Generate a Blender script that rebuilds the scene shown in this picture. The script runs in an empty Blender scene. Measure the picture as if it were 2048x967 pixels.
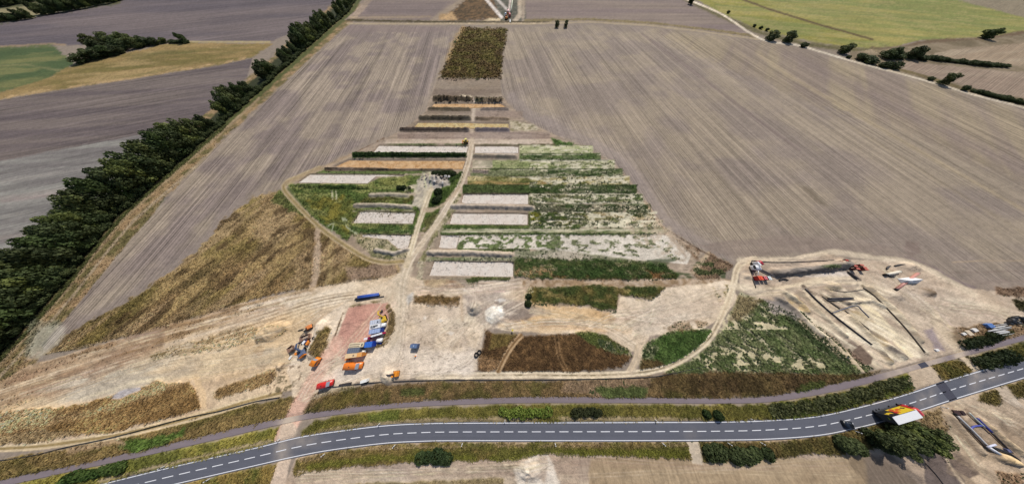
import bpy, math, random
import numpy as np
from mathutils import Vector, Matrix
random.seed(7); rng = np.random.default_rng(7)
SC = bpy.context.scene; COL = SC.collection
# ------------------------------------------------------------ camera, sky, sun, exposure
CAM_H = 82.0; FPX = 316.0; PITCH = math.radians(66.7)      # a drone's very wide lens, looking down and north
cd = bpy.data.cameras.new('camera'); cam = bpy.data.objects.new('camera', cd); COL.objects.link(cam)
cam.location = (0, 0, CAM_H); cam.rotation_euler = (math.pi/2 - PITCH, 0, 0)
cd.sensor_width = 36; cd.lens = 36*FPX/2048; cd.clip_start = 0.5; cd.clip_end = 30000
SC.camera = cam
SUN_EL = math.radians(44); SUN_AZ = math.radians(14)        # azimuth from +Y towards +X
sd = Vector((math.sin(SUN_AZ)*math.cos(SUN_EL), math.cos(SUN_AZ)*math.cos(SUN_EL), math.sin(SUN_EL)))
W = bpy.data.worlds.new('World'); SC.world = W; W.use_nodes = True
nt = W.node_tree; nt.nodes.clear()
sky = nt.nodes.new('ShaderNodeTexSky'); sky.sky_type = 'NISHITA'; sky.sun_disc = False
sky.sun_elevation = SUN_EL; sky.sun_rotation = SUN_AZ; sky.altitude = 200; sky.dust_density = 2.0
bg = nt.nodes.new('ShaderNodeBackground'); bg.inputs[1].default_value = 0.10
wo = nt.nodes.new('ShaderNodeOutputWorld')
nt.links.new(sky.outputs[0], bg.inputs[0]); nt.links.new(bg.outputs[0], wo.inputs[0])
sl = bpy.data.lights.new('sun', 'SUN'); so = bpy.data.objects.new('sun', sl); COL.objects.link(so)
sl.energy = 4.2; sl.angle = math.radians(0.6); sl.color = (1, 0.95, 0.87)
so.rotation_euler = sd.to_track_quat('Z', 'Y').to_euler(); so.location = (0, 0, 200)
SC.view_settings.view_transform = 'Standard'; SC.view_settings.look = 'None'
SC.view_settings.exposure = 0.0; SC.view_settings.gamma = 1
K = 1.33         # brightness of a flat sunlit sheet per unit of albedo

# ------------------------------------------------------------ survey: a point of the photograph back to the ground it shows
st, ct = math.sin(PITCH), math.cos(PITCH)
def G(px, py, z=0.0):
    a = (px-1024)/FPX; b = (py-483.5)/FPX
    t = (CAM_H-z)/(st + b*ct)
    return t*a, t*(ct - b*st)
def GV(px, py, z=0.0):
    x, y = G(px, py, z); return Vector((x, y, z))
def lin(c):
    c = np.asarray(c, dtype=float)/255
    return np.where(c <= .04045, c/12.92, ((c+.055)/1.055)**2.4)
def alb(c): return np.clip(lin(c)/K, 0, .86)

# ------------------------------------------------------------ noise
_T = rng.random((512, 512)).astype(np.float32)
def vn(x, y, seed=0):
    x = x+seed*37.13; y = y+seed*91.7
    xi = np.floor(x).astype(np.int64); yi = np.floor(y).astype(np.int64)
    fx = (x-xi).astype(np.float32); fy = (y-yi).astype(np.float32)
    fx = fx*fx*(3-2*fx); fy = fy*fy*(3-2*fy)
    x0 = xi & 511; x1 = (xi+1) & 511; y0 = yi & 511; y1 = (yi+1) & 511
    return (_T[x0, y0]*(1-fx)+_T[x1, y0]*fx)*(1-fy)+(_T[x0, y1]*(1-fx)+_T[x1, y1]*fx)*fy
def fbm(x, y, s, o=3, seed=0, ang=0, str_=1):
    """0..1, feature size s metres, stretched str_ times along direction ang (degrees)"""
    if ang or str_ != 1:
        c, d = math.cos(math.radians(ang)), math.sin(math.radians(ang))
        x, y = (x*c+y*d)/str_, (-x*d+y*c)
    r = 0; a = 1; t = 0
    for i in range(o):
        r = r+a*vn(x/s*2**i, y/s*2**i, seed+i*3); t += a; a *= .55
    return r/t
def ss(a, b, v):
    t = np.clip((v-a)/(b-a), 0, 1); return t*t*(3-2*t)

# ------------------------------------------------------------ the ground grid (finer near the drone, coarser far off)
xs = np.array([-9000, -4000, -1800, -900, -500, -260, -150, -90] + list(range(-50, 2100, 2)) + [2140, 2200, 2300, 2500, 2900, 3800, 6000, 11000], dtype=float)
ys = np.array([-246, -240, -225, -200, -170, -130, -95, -65, -40, -22] + list(np.arange(-12, 985, 1.9)) + [995, 1010, 1040, 1100, 1200, 1400, 1800], dtype=float)
PX, PY = np.meshgrid(xs, ys)
GX, GY = G(PX, PY)
NY, NX = PX.shape
COLR = np.zeros((NY, NX, 3)); Z = np.zeros((NY, NX)); WEED = np.zeros((NY, NX)); FUR = np.zeros((NY, NX))
KLS = np.zeros((NY, NX), dtype=np.int16)
CL = {'field_soil': 0, 'grassland': 1, 'bare_earth': 2, 'weedy_ground': 3, 'far_field': 4}
W5 = fbm(GX, GY, 6, 3, 1)-.5; W1 = fbm(GX, GY, 1.6, 2, 5)-.5; W20 = fbm(GX, GY, 26, 3, 9)-.5
def window(pts, pad):
    x0 = min(p[0] for p in pts)-pad; x1 = max(p[0] for p in pts)+pad
    y0 = min(p[1] for p in pts)-pad; y1 = max(p[1] for p in pts)+pad
    return slice(np.searchsorted(ys, y0), np.searchsorted(ys, y1)+1), slice(np.searchsorted(xs, x0), np.searchsorted(xs, x1)+1)
def segd(x, y, pts, widths=None, closed=False):
    best = np.full(x.shape, 1e9); n = len(pts)
    for i in range(n if closed else n-1):
        ax, ay = pts[i][:2]; bx, by = pts[(i+1) % n][:2]
        dx, dy = bx-ax, by-ay; t = np.clip(((x-ax)*dx+(y-ay)*dy)/(dx*dx+dy*dy+1e-9), 0, 1)
        d = np.hypot(x-ax-t*dx, y-ay-t*dy)
        if widths is not None: d = d-(widths[i]*(1-t)+widths[(i+1) % n]*t)/2
        best = np.minimum(best, d)
    return best
def inside(x, y, pts):
    r = np.zeros(x.shape, bool); n = len(pts); j = n-1
    for i in range(n):
        xi, yi = pts[i][:2]; xj, yj = pts[j][:2]
        if yi != yj:
            r ^= ((yi > y) != (yj > y)) & (x < (xj-xi)*(y-yi)/(yj-yi)+xi)
        j = i
    return r
def put(sl, m, col, col2, csc, cang, cstr, weed, dz, kls, fur, seed):
    if col is not None:
        c = alb(col)[None, None, :]
        if col2 is not None:
            t = ss(.32, .68, fbm(GX[sl], GY[sl], csc, 3, seed+11, cang, cstr))[..., None]
            c = c*(1-t)+alb(col2)[None, None, :]*t
        COLR[sl] = COLR[sl]*(1-m[..., None])+c*m[..., None]
    if weed is not None: WEED[sl] = WEED[sl]*(1-m)+weed*m
    if dz is not None: Z[sl] = Z[sl]*(1-m)+dz*m
    if fur is not None: FUR[sl] = FUR[sl]*(1-m)+fur*m
    if kls is not None: KLS[sl] = np.where(m > .5, CL[kls], KLS[sl])
_s = [0]
def patchm(sl, m, patch, amt):
    if patch:
        sc, th, sf = patch[:3]; an = patch[3] if len(patch) > 3 else 0; sr = patch[4] if len(patch) > 4 else 1
        _s[0] += 1
        m = m*ss(th-sf, th+sf, fbm(GX[sl], GY[sl], sc, 3, _s[0], an, sr))
    return m*amt
def P(pts, col, soft=1.5, warp=3, amt=1, col2=None, csc=5, cang=0, cstr=1, patch=None, weed=None, dz=None, kls=None, fur=None):
    if (weed or 0) >= .25 and warp >= 2: soft = max(soft, 3); warp = warp+2.5
    sl = window(pts, 8+warp); x = PX[sl]; y = PY[sl]
    if x.size == 0: return
    d = segd(x, y, pts, closed=True); d = np.where(inside(x, y, pts), d, -d)
    d = d+warp*(W5[sl]*2+W1[sl]*1.2)
    m = patchm(sl, ss(-soft, soft, d), patch, amt); _s[0] += 1
    put(sl, m, col, col2, csc, cang, cstr, weed, dz, kls, fur, _s[0])
def L(pts, w, col, soft=1.2, warp=1, amt=1, col2=None, csc=5, cang=0, cstr=1, patch=None, weed=None, dz=None, kls=None, fur=None):
    ws = [p[2] if len(p) > 2 else w for p in pts]
    sl = window(pts, max(ws)/2+6+warp); x = PX[sl]; y = PY[sl]
    if x.size == 0: return
    d = -segd(x, y, pts, ws)+warp*(W5[sl]*2+W1[sl]*1.2)
    m = patchm(sl, ss(-soft, soft, d), patch, amt); _s[0] += 1
    put(sl, m, col, col2, csc, cang, cstr, weed, dz, kls, fur, _s[0])
def smooth(pts, n=6):
    """Catmull-Rom through the points"""
    out = []; k = len(pts)
    for i in range(k-1):
        p0 = pts[max(i-1, 0)]; p1 = pts[i]; p2 = pts[i+1]; p3 = pts[min(i+2, k-1)]
        for j in range(n):
            t = j/n
            out.append(tuple(.5*(2*b+(-a+c)*t+(2*a-5*b+4*c-d)*t*t+(-a+3*b-3*c+d)*t**3) for a, b, c, d in zip(p0, p1, p2, p3)))
    out.append(tuple(pts[-1])); return out
def off(pts, o):
    out = []
    for i, p in enumerate(pts):
        a = pts[max(i-1, 0)]; b = pts[min(i+1, len(pts)-1)]
        dx, dy = b[0]-a[0], b[1]-a[1]; l = math.hypot(dx, dy) or 1
        out.append((p[0]-dy/l*o, p[1]+dx/l*o))
    return out
def ruts(pts, gauge, w, col, mid=None, amt=1, warp=.6, **k):
    p = smooth(pts, 4)
    if mid: L(p, gauge, mid, 1.5, warp, amt, **k)
    L(off(p, gauge/2), w, col, 1.0, warp, amt, weed=0); L(off(p, -gauge/2), w, col, 1.0, warp, amt, weed=0)
def bank(pts, wid, h, rough=.35, seed=3):
    """a spoil bank: pts in the photograph, width and height in metres"""
    wp = [G(*p[:2]) for p in pts]; sl = window(pts, 40); x = GX[sl]+W5[sl]*wid*.35; y = GY[sl]+W1[sl]*wid*.2
    d = segd(x, y, wp)/(wid/2)
    n = fbm(GX[sl], GY[sl], 1.3, 3, seed)
    Z[sl] = np.maximum(Z[sl], np.clip(1-d**1.6, 0, 1)*h*(1-rough+rough*2*n))
def heap(px, py, rx, ry, h, rough=.4):
    x0, y0 = G(px, py); sl = window([(px, py)], 60)
    d = np.hypot((GX[sl]-x0)/rx, (GY[sl]-y0)/ry)+W5[sl]*.5
    Z[sl] = Z[sl]+np.clip(1-d, 0, 1)**.85*h*(1-rough+rough*2*fbm(GX[sl], GY[sl], 1.1, 3, 8))
# ------------------------------------------------------------ what the ground is made of, parcel by parcel
COLR[:] = alb((150, 136, 122)); 
# --- far country, top left
P([(-9000, -246), (700, -246), (700, 0), (640, 40), (545, 82), (385, 82), (110, 92), (0, 96), (-9000, 190)], (106, 97, 100), 1, 1, col2=(124, 112, 110), csc=30, cang=8, cstr=6, fur=.8, kls='far_field')
P([(-400, -60), (270, -60), (240, 8), (90, 30), (0, 48), (-400, 100)], (70, 76, 52), 3, 5, col2=(95, 92, 62), kls='grassland')
P([(-200, 22), (0, 18), (75, 10), (115, 24), (50, 38), (-200, 80)], (150, 140, 105), 2, 2, kls='grassland')
L([(370, 83.5), (540, 84.5)], 3, (185, 168, 125)); L([(-100, 98), (0, 94), (100, 88), (130, 90)], 4, (160, 138, 112))
P([(-400, 110), (0, 96), (105, 90), (150, 128), (90, 165), (0, 186), (-400, 250)], (82, 98, 62), 3, 4, col2=(104, 112, 70), csc=18, cang=5, cstr=4, kls='grassland')
L([(0, 131), (50, 129), (110, 140), (150, 143)], 3, (125, 125, 85), 2, 2)
P([(-400, 250), (0, 186), (90, 158), (150, 128), (250, 106), (330, 88), (385, 85), (545, 88), (505, 116), (440, 130), (250, 160), (120, 180), (0, 199), (-400, 280)], (150, 127, 84), 2, 3, col2=(118, 106, 62), csc=12, cang=10, cstr=5, weed=.15, kls='grassland')
L([(0, 196), (120, 177), (250, 158), (400, 134), (500, 115)], 4, (178, 150, 110), 2, 2, patch=(8, .4, .1))
P([(-9000, 900), (-9000, 300), (-400, 280), (0, 200), (130, 179), (250, 161), (440, 131), (505, 116), (490, 170), (400, 260), (250, 420), (50, 620), (-400, 900)], (108, 97, 96), 1, 1, col2=(124, 112, 106), csc=7, cang=6, cstr=18, fur=1, kls='far_field')
P([(-9000, 900), (-9000, 500), (0, 322), (180, 287), (345, 258), (330, 400), (50, 620), (-400, 900)], (150, 146, 138), 2, 2, col2=(126, 120, 116), csc=6, cang=6, cstr=16, fur=.6, kls='far_field')
for y0, c in ((352, (128, 122, 118)), (392, (150, 134, 128)), (420, (120, 116, 112)), (470, (150, 138, 130))):
    L([(-60, y0+16), (150, y0-12), (330, y0-42)], 12, c, 4, 2, .7)
for i in range(11):
    y0 = 330+i*17; c = (166, 160, 150) if i % 2 else (118, 111, 108); L([(-60, y0+26), (150, y0-6), (360, y0-40)], 7, c, 4, 3, .55, patch=(9, .35, .15, 23, 8))
P([(-400, 110), (105, 96), (150, 128), (0, 186), (-400, 250)], (138, 134, 86), 6, 6, .6, patch=(12, .56, .1, 10, 4)); P([(0, 199), (150, 150), (330, 90), (545, 88), (250, 160)], (172, 148, 104), 6, 6, .6, patch=(8, .55, .1, 10, 5)); P([(0, 199), (150, 150), (330, 90), (545, 88), (250, 160)], (98, 96, 56), 6, 6, .5, patch=(10, .6, .1, 10, 5))
# --- hedge foot, margin and the fields either side of the dig
HEDGE = [(720, -12), (700, 22), (612, 100), (512, 190), (432, 262), (361, 325), (300, 378), (248, 424), (200, 480), (130, 570), (66, 645), (0, 715), (-60, 780)]
P([(690, -12), (735, 20), (700, 48), (560, 175), (440, 285), (330, 395), (235, 520), (150, 620), (90, 700), (60, 745), (-60, 900), (-200, 900), (-100, 700), (150, 480), (330, 300)], (152, 128, 96), 2, 3, col2=(104, 96, 62), csc=5, weed=.25, kls='weedy_ground')
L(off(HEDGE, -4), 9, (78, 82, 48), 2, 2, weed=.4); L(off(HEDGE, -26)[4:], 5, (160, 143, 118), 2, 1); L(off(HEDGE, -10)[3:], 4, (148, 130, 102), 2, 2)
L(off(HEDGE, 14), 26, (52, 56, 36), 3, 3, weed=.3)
LF = [(700, 50), (925, 54), (905, 95), (888, 125), (868, 180), (850, 222), (812, 255), (768, 277), (700, 310), (650, 335), (600, 355), (565, 372), (520, 390), (490, 405), (445, 440), (395, 500), (325, 555), (232, 612), (165, 650), (90, 700), (80, 690), (130, 640), (195, 560), (260, 480), (330, 405), (430, 298), (540, 195), (620, 118), (690, 56)]
P(LF, (140, 126, 118), 1.5, 1.5, col2=(162, 147, 130), csc=18, fur=1.25, weed=0, kls='field_soil')
P([(700, 50), (925, 54), (918, 64), (680, 66)], (140, 124, 118), 2, 2, .7, fur=.2)
L(LF[3:15], 16, (158, 143, 128), 4, 3, .8, fur=.2); L(LF[13:19], 26, (150, 136, 126), 6, 3, .8, fur=.3)
L([(925, 54), (905, 95), (886, 130), (868, 180)], 5, (165, 148, 130), 2, 1)
L(LF[7:12], 3, (120, 98, 78), 1, 1.5, patch=(4, .35, .1), weed=.2)
RFL = [(1018, 56), (1008, 100), (1002, 150), (1003, 180), (1014, 204), (1050, 240), (1110, 270), (1178, 299), (1225, 324), (1252, 350), (1275, 382), (1297, 412), (1318, 445), (1350, 472), (1400, 500), (1455, 527)]
RF = RFL + [(1480, 517), (1570, 513), (1650, 500), (1720, 510), (1800, 519), (1840, 532), (1890, 560), (1935, 574), (2048, 570), (2600, 560), (9000, 700), (9000, 320), (2600, 340), (2048, 218), (1960, 196), (1840, 160), (1700, 126), (1520, 82), (1400, 67), (1300, 56), (1180, 50)]
P(RF, (148, 134, 122), 1.2, 1, col2=(162, 147, 128), csc=26, fur=.95, kls='field_soil')
P([(1310, 62), (1560, 84), (1700, 124), (2048, 222), (2400, 320), (2400, 480), (2048, 370), (1800, 260), (1560, 180), (1400, 110)], (165, 149, 122), 12, 10, .75, col2=(146, 130, 116), csc=14, cang=52, cstr=14)
L([(1285, 68), (1370, 130), (1505, 232), (1600, 300)], 5, (120, 104, 100), 3, 1, .55)
L([(1515, 105), (1569, 146), (1700, 222), (1867, 318), (2048, 420)], 7, (178, 160, 130), 4, 2, .6)
L([(1470, 100), (1640, 215), (1850, 345), (2060, 475)], 5, (172, 155, 128), 4, 2, .35)
L([(1560, 100), (1720, 180), (2048, 340)], 20, (138, 122, 116), 10, 4, .5)
P([(1590, 368), (1625, 378), (1655, 412), (1628, 402)], (125, 112, 95), 5, 4, .7)
P([(1812, 480), (1838, 482), (1842, 505), (1820, 520), (1806, 500)], (135, 118, 108), 4, 6, .8)
L(off(RFL, -14)[4:], 22, (160, 146, 138), 6, 3, .65, fur=.2); L(off(RFL, -22)[7:], 3, (172, 156, 142), 2, 1, .6)
for o in (-5, -10, -30, -36): L(off(RFL, o)[4:], 1.6, (140, 126, 118) if o > -20 else (170, 156, 144), 1.2, .6, .6)
P([(1400, 490), (1560, 470), (1720, 480), (1830, 510), (1920, 560), (2048, 560), (2048, 522), (2500, 530), (2500, 600), (1930, 578), (1880, 560), (1800, 520), (1650, 500), (1470, 520)], (158, 142, 128), 4, 4, .8, fur=.3, cang=0, cstr=10, col2=(148, 132, 120), csc=3)
L([(1905, 524), (1960, 521), (2100, 521)], 2, (172, 152, 128), 1.5, .5); L([(1900, 545), (2100, 540)], 2, (140, 124, 112), 2, .5)
L([(1810, 512), (1860, 530), (1910, 560), (1950, 575)], 3, (138, 122, 118), 2, 2); L([(1700, 478), (1800, 492), (1850, 515), (1890, 545)], 2, (168, 152, 140), 2, 1, .6)
# --- top middle
P([(735, 0), (700, -246), (1400, -246), (1395, 0), (1520, 74), (1400, 60), (1300, 48), (1180, 42), (1060, 42), (690, 40)], (146, 130, 118), 1, 1, col2=(136, 120, 114), csc=16, cang=0, cstr=8, fur=.6, kls='far_field')
P([(725, 4), (900, 4), (870, 28), (712, 28)], (128, 114, 110), 4, 3, .8); L([(745, -10), (705, 38)], 12, (165, 146, 125), 2, 2, .7)
L([(945, -10), (868, 42)], 15, (166, 148, 126), 3, 2, .8); L([(700, 36), (860, 34)], 4, (168, 148, 118), 2, 2, .6)
P([(940, -8), (985, -8), (1012, 42), (878, 42)], (105, 82, 55), 2, 3, col2=(72, 58, 38), csc=5, weed=.3, kls='weedy_ground')
P([(880, 30), (905, 24), (915, 40), (876, 42)], (175, 145, 105), 3, 3); P([(975, 38), (1008, 36), (1012, 43), (965, 43)], (205, 185, 150), 2, 2)
P([(985, -10), (1050, -10), (1052, 42), (1002, 42)], (112, 105, 92), 1.5, 1.5, col2=(80, 82, 70), csc=5, kls='bare_earth')
L([(970, -4), (1003, 35)], 6, (205, 196, 186), 1, .5); L([(992, -4), (1015, 20)], 5, (200, 190, 178), 1, .5); L([(1022, -10), (1018, 22)], 4, (205, 190, 178), 1, .5)
L([(1040, -10), (1040, 30), (1030, 42)], 9, (185, 168, 145), 2, 1); L([(1048, -10), (1046, 40)], 6, (165, 148, 128), 2, 1)
L([(695, 41), (870, 44), (1060, 45), (1100, 43)], 5, (70, 62, 42), 1.5, 1.5, weed=.5); L([(695, 47), (870, 48), (1060, 48), (1180, 44), (1300, 51), (1400, 63), (1520, 79)], 3, (178, 160, 132), 1, .6)
L([(1050, 41), (1180, 39), (1300, 46), (1400, 57), (1515, 73)], 5, (112, 100, 70), 1.5, 1.5, weed=.5)
# --- top right
P([(1380, -246), (9000, -246), (9000, 300), (2500, 190), (2048, 62), (2000, 72), (1830, 82), (1790, 94), (1745, 98), (1700, 95), (1600, 78), (1520, 60), (1440, 26), (1395, 0)], (148, 142, 80), 1.5, 2, col2=(128, 132, 72), csc=34, cang=-15, cstr=3, weed=.1, kls='grassland')
P([(1395, 0), (1520, 62), (1610, 80), (1700, 97), (1750, 80), (1560, 20), (1510, -12), (1380, -20)], (152, 142, 66), 5, 4, .7, col2=(134, 132, 58), csc=20)
for ccol, th_, sc_ in (((170, 156, 92), .55, 16), ((118, 128, 72), .58, 22), ((160, 150, 96), .6, 5)): P([(1400, -40), (2300, -40), (2300, 60), (1830, 82), (1745, 98), (1600, 78), (1440, 26)], ccol, 4, 4, .6, patch=(sc_, th_, .08, -15, 5))
P([(1900, -4), (2048, 36), (2500, 130), (9000, 250), (9000, -246), (1800, -246)], (140, 128, 106), 2, 2, kls='far_field', fur=.4)
L([(1480, -3), (1536, 18), (1640, 50), (1745, 79)], 4, (96, 80, 52), 1.2, .8)
L([(1745, 99), (1800, 97), (1850, 84), (1960, 80), (2048, 66), (2300, 60)], 9, (112, 92, 70), 3, 3); L([(1370, -2), (1450, 36), (1520, 66), (1620, 90), (1710, 100), (1800, 104)], 9, (92, 86, 56), 3, 2, weed=.4)
P([(1700, 105), (1850, 88), (2048, 70), (2600, 60), (9000, 300), (9000, 420), (2600, 350), (2048, 215), (1840, 158), (1700, 122)], (146, 130, 106), 2, 3, col2=(120, 106, 82), csc=10)
P([(1852, 112), (1900, 100), (2048, 86), (2600, 84), (2600, 170), (2048, 132), (1960, 128), (1850, 118)], (172, 154, 130), 2, 2, col2=(162, 142, 118), csc=9, cang=10, cstr=8, fur=.7, kls='far_field')
P([(1800, 122), (2010, 142), (2600, 185), (2600, 330), (2048, 197), (1960, 180), (1840, 148), (1760, 126)], (165, 146, 126), 2, 2, col2=(156, 136, 118), csc=9, cang=-12, cstr=8, fur=.7, kls='far_field')
L([(1760, 130), (1840, 150), (1960, 188), (2060, 212)], 5, (100, 88, 58), 2, 2, weed=.4)
L(smooth([(1360, -6), (1440, 27), (1522, 78), (1600, 92), (1700, 121), (1840, 158), (1960, 193), (2048, 215), (2300, 280)]), 3.5, (208, 194, 172), 1, .4, kls='bare_earth')
# --- strip north of the dig
P([(925, 55), (1015, 57), (1006, 110), (1001, 158), (876, 157), (900, 105)], (88, 72, 42), 1.5, 2, col2=(96, 88, 44), csc=9, weed=.5, kls='weedy_ground')
L([(926, 57), (905, 90), (895, 120)], 10, (170, 142, 100), 4, 3, .6)
P([(876, 157), (1001, 158), (1003, 194), (862, 192)], (146, 130, 112), 1, 1, col2=(128, 112, 98), csc=4, cstr=14, kls='bare_earth')
# --- the dig as a whole
DIG = [(862, 192), (1004, 190)] + RFL[4:15] + [(1440, 545), (1440, 580), (1330, 620), (1000, 640), (800, 560), (790, 525), (740, 515), (690, 488), (640, 452), (600, 408), (568, 374), (600, 357), (700, 311), (768, 278), (812, 256), (850, 223)]
P(DIG, (172, 153, 134), 1, 1, col2=(150, 134, 116), csc=3, cstr=10, kls='bare_earth')
def row(y0, y1, x0, x1, c, c2=None, sc=3, **k):
    k.setdefault('warp', 1); k.setdefault('soft', 1)
    P([(x0, y0), (x1, y0), (x1, y1), (x0, y1)], c, col2=c2, csc=sc, cstr=k.pop('cstr', 3), **k)
def RB(y): return float(np.interp(y, [p[1] for p in RFL], [p[0] for p in RFL]))
row(196, 203, 866, 945, (88, 76, 60), (60, 52, 40), weed=.3); row(196, 204, 948, 1006, (110, 96, 78), (80, 76, 55), weed=.4)
P([(919, 190), (940, 191), (942, 196), (925, 196)], (205, 188, 160))
row(215, 223, 856, 942, (118, 104, 84), (92, 80, 62)); row(222, 233, 850, 1010, (152, 136, 118), (138, 122, 106), cstr=12)
row(216, 222, 960, 1018, (120, 108, 100)); row(233, 242, 838, 945, (110, 100, 84), (80, 72, 58)); row(222, 235, 950, 1045, (152, 134, 120))
row(236, 241, 950, 1020, (105, 90, 74), (150, 130, 110)); row(257, 264, 800, 938, (112, 100, 96), (96, 82, 72)); row(257, 264, 950, 1020, (112, 102, 104))
P([(1018, 240), (1070, 250), (1085, 262), (1020, 262)], (200, 186, 160), 2, 3, col2=(140, 130, 100), csc=2)
row(264, 278, 795, 1100, (160, 142, 128), (142, 124, 112), cstr=14, sc=2); row(278, 290, 770, 1105, (196, 178, 158), (178, 158, 140), cstr=14, sc=2)
L([(948, 204), (946, 240), (944, 262)], 7, (188, 170, 150), 2, 1)
# right-hand rows
G1 = (80, 102, 52); G2 = (68, 84, 44); PALE = (190, 184, 158)
P([(1105, 280), (1135, 283), (1165, 292), (1110, 292)], G1, 2, 3, weed=.4)
row(291, 306, 1038, RB(300)+6, (186, 184, 146), (140, 146, 100), 2.5, weed=.15, kls='weedy_ground'); row(306, 320, 1038, RB(312)-2, G1, (104, 112, 76), weed=.3, kls='weedy_ground')
row(306, 311, 945, 1030, (190, 176, 160), (150, 140, 112)); row(311, 319, 945, 1035, (140, 126, 110), (110, 104, 92))
row(320, 337, 945, 1000, (196, 180, 156), (150, 142, 118), 2); row(320, 337, 985, RB(328), (158, 160, 116), (122, 132, 84), 3, weed=.2, kls='weedy_ground'); row(319, 322, 1040, RB(320), (205, 200, 180), patch=(6, .45, .1, 0, 4))
row(337, 352, 940, RB(345)-2, (100, 110, 72), (124, 128, 94), 3, weed=.3, kls='weedy_ground'); row(336.5, 339.5, 945, RB(338), (62, 76, 38)); P([(942, 338), (980, 340), (975, 348), (940, 347)], (168, 150, 134), 2, 3)
row(352, 369, 935, RB(360), (178, 164, 118), (112, 112, 64), 2.5, weed=.35, kls='weedy_ground'); row(362, 369, 935, 1100, (86, 96, 50), (150, 128, 84), 2.5, weed=.4)
row(369, 386, 925, RB(378), (70, 86, 46), (86, 98, 58), 4, weed=.5, kls='weedy_ground'); row(369, 386, 1160, RB(378)-14, (110, 114, 84), weed=.3, amt=.6)
row(388, 406, 1056, RB(397), (86, 100, 58), (112, 118, 82), 4, weed=.4, kls='weedy_ground'); row(389, 405, 1130, RB(397)-8, (172, 164, 138), (130, 128, 96), 5, patch=(12, .5, .08)); row(386.5, 388.5, 1065, RB(388), (200, 192, 172)); row(404.5, 407.5, 1065, RB(407)-6, (200, 190, 170), patch=(6, .35, .1, 0, 4))
row(408, 423, 1060, RB(416), (72, 86, 48), (106, 106, 84), 6, weed=.5, kls='weedy_ground'); P([(1160, 405), (1210, 405), (1205, 425), (1170, 425)], (150, 138, 120), 6, 5, .7)
row(423, 450, 1056, 1180, (72, 86, 46), (96, 96, 52), 4, weed=.5, kls='weedy_ground'); P([(1060, 425), (1080, 428), (1080, 445), (1062, 442)], (120, 120, 46), 3, 3)
row(423, 440, 1170, RB(430), (174, 156, 120), (128, 124, 86), 3, weed=.3, kls='weedy_ground'); row(440, 454, 1150, RB(447)+4, (112, 116, 78), (176, 168, 142), 2, weed=.3); P([(1240, 405), (1300, 408), (1300, 430), (1250, 432)], (66, 80, 40), 4, 5, weed=.5)
row(449, 457, 880, 1160, (72, 92, 46), (96, 108, 62), 2, weed=.4, kls='weedy_ground'); row(457, 465, 880, RB(460), (186, 180, 148), (110, 118, 78), 1.3, cstr=6, weed=.1, kls='weedy_ground'); row(464.5, 470, 880, RB(467)-30, (68, 88, 44), (88, 96, 60), 3, weed=.4)
P([(918, 470), (1300, 468), (1340, 470), (1385, 500), (1375, 528), (1340, 525), (1150, 508), (1050, 497), (915, 497)], (226, 216, 200), 1.5, 2, col2=(208, 198, 182), csc=2, cstr=8, weed=.05, kls='weedy_ground')
P([(918, 470), (1120, 470), (1120, 497), (915, 497)], (104, 116, 74), patch=(1.6, .5, .05, 0, 1.6), weed=.2); P([(1080, 468), (1320, 468), (1370, 520), (1120, 500)], (120, 124, 92), patch=(1.5, .58, .05, 0, 2.4), weed=.2)
row(497, 502, 915, 1060, (72, 88, 46), (90, 100, 62), 2, weed=.4)
P([(1030, 500), (1120, 500), (1340, 528), (1300, 530), (1030, 517)], (132, 132, 106), 2, 3, col2=(176, 166, 148), csc=3, cstr=4, weed=.2, kls='weedy_ground')
P([(1027, 516), (1200, 518), (1330, 528), (1356, 548), (1350, 556), (1100, 558), (1027, 552)], (64, 80, 42), 2, 3, col2=(84, 92, 54), csc=3, weed=.7, kls='weedy_ground')
P([(1030, 535), (1110, 535), (1110, 552), (1030, 552)], (142, 118, 84), 4, 5, patch=(2, .5, .1)); row(549, 558, 1100, 1330, (88, 74, 44), weed=.5, patch=(4, .45, .1))
P([(1290, 540), (1350, 545), (1350, 556), (1290, 556)], (126, 90, 58), 3, 4, .7)
P([(1040, 558), (1200, 558), (1440, 556), (1470, 560), (1460, 572), (1300, 574), (1045, 574)], (190, 168, 144), 2, 2, col2=(150, 126, 98), csc=2, patch=None, kls='bare_earth')
P([(1060, 575), (1180, 570), (1330, 574), (1322, 590), (1300, 601), (1268, 592), (1236, 590), (1232, 612), (1228, 626), (1200, 620), (1175, 610), (1072, 606), (1064, 613), (1048, 613), (1050, 592)], (70, 80, 42), 1.5, 3, col2=(98, 90, 50), csc=5, weed=.6, kls='weedy_ground')
P([(1378, 540), (1420, 505), (1470, 530), (1425, 560), (1392, 562)], (112, 92, 74), 2, 3, col2=(136, 114, 90), csc=2, weed=.3, kls='weedy_ground'); P([(1340, 470), (1400, 500), (1395, 520), (1360, 490)], (120, 100, 80), 2, 3, weed=.2); L([(1415, 508), (1385, 545)], 9, (176, 156, 130), 2, 2)
L([(1320, 450), (1400, 500), (1460, 530)], 3, (92, 74, 58), 1.2, 1, weed=.3); L([(1290, 405), (1325, 455), (1370, 510)], 6, (172, 148, 124), 2, 2, .7)
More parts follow.
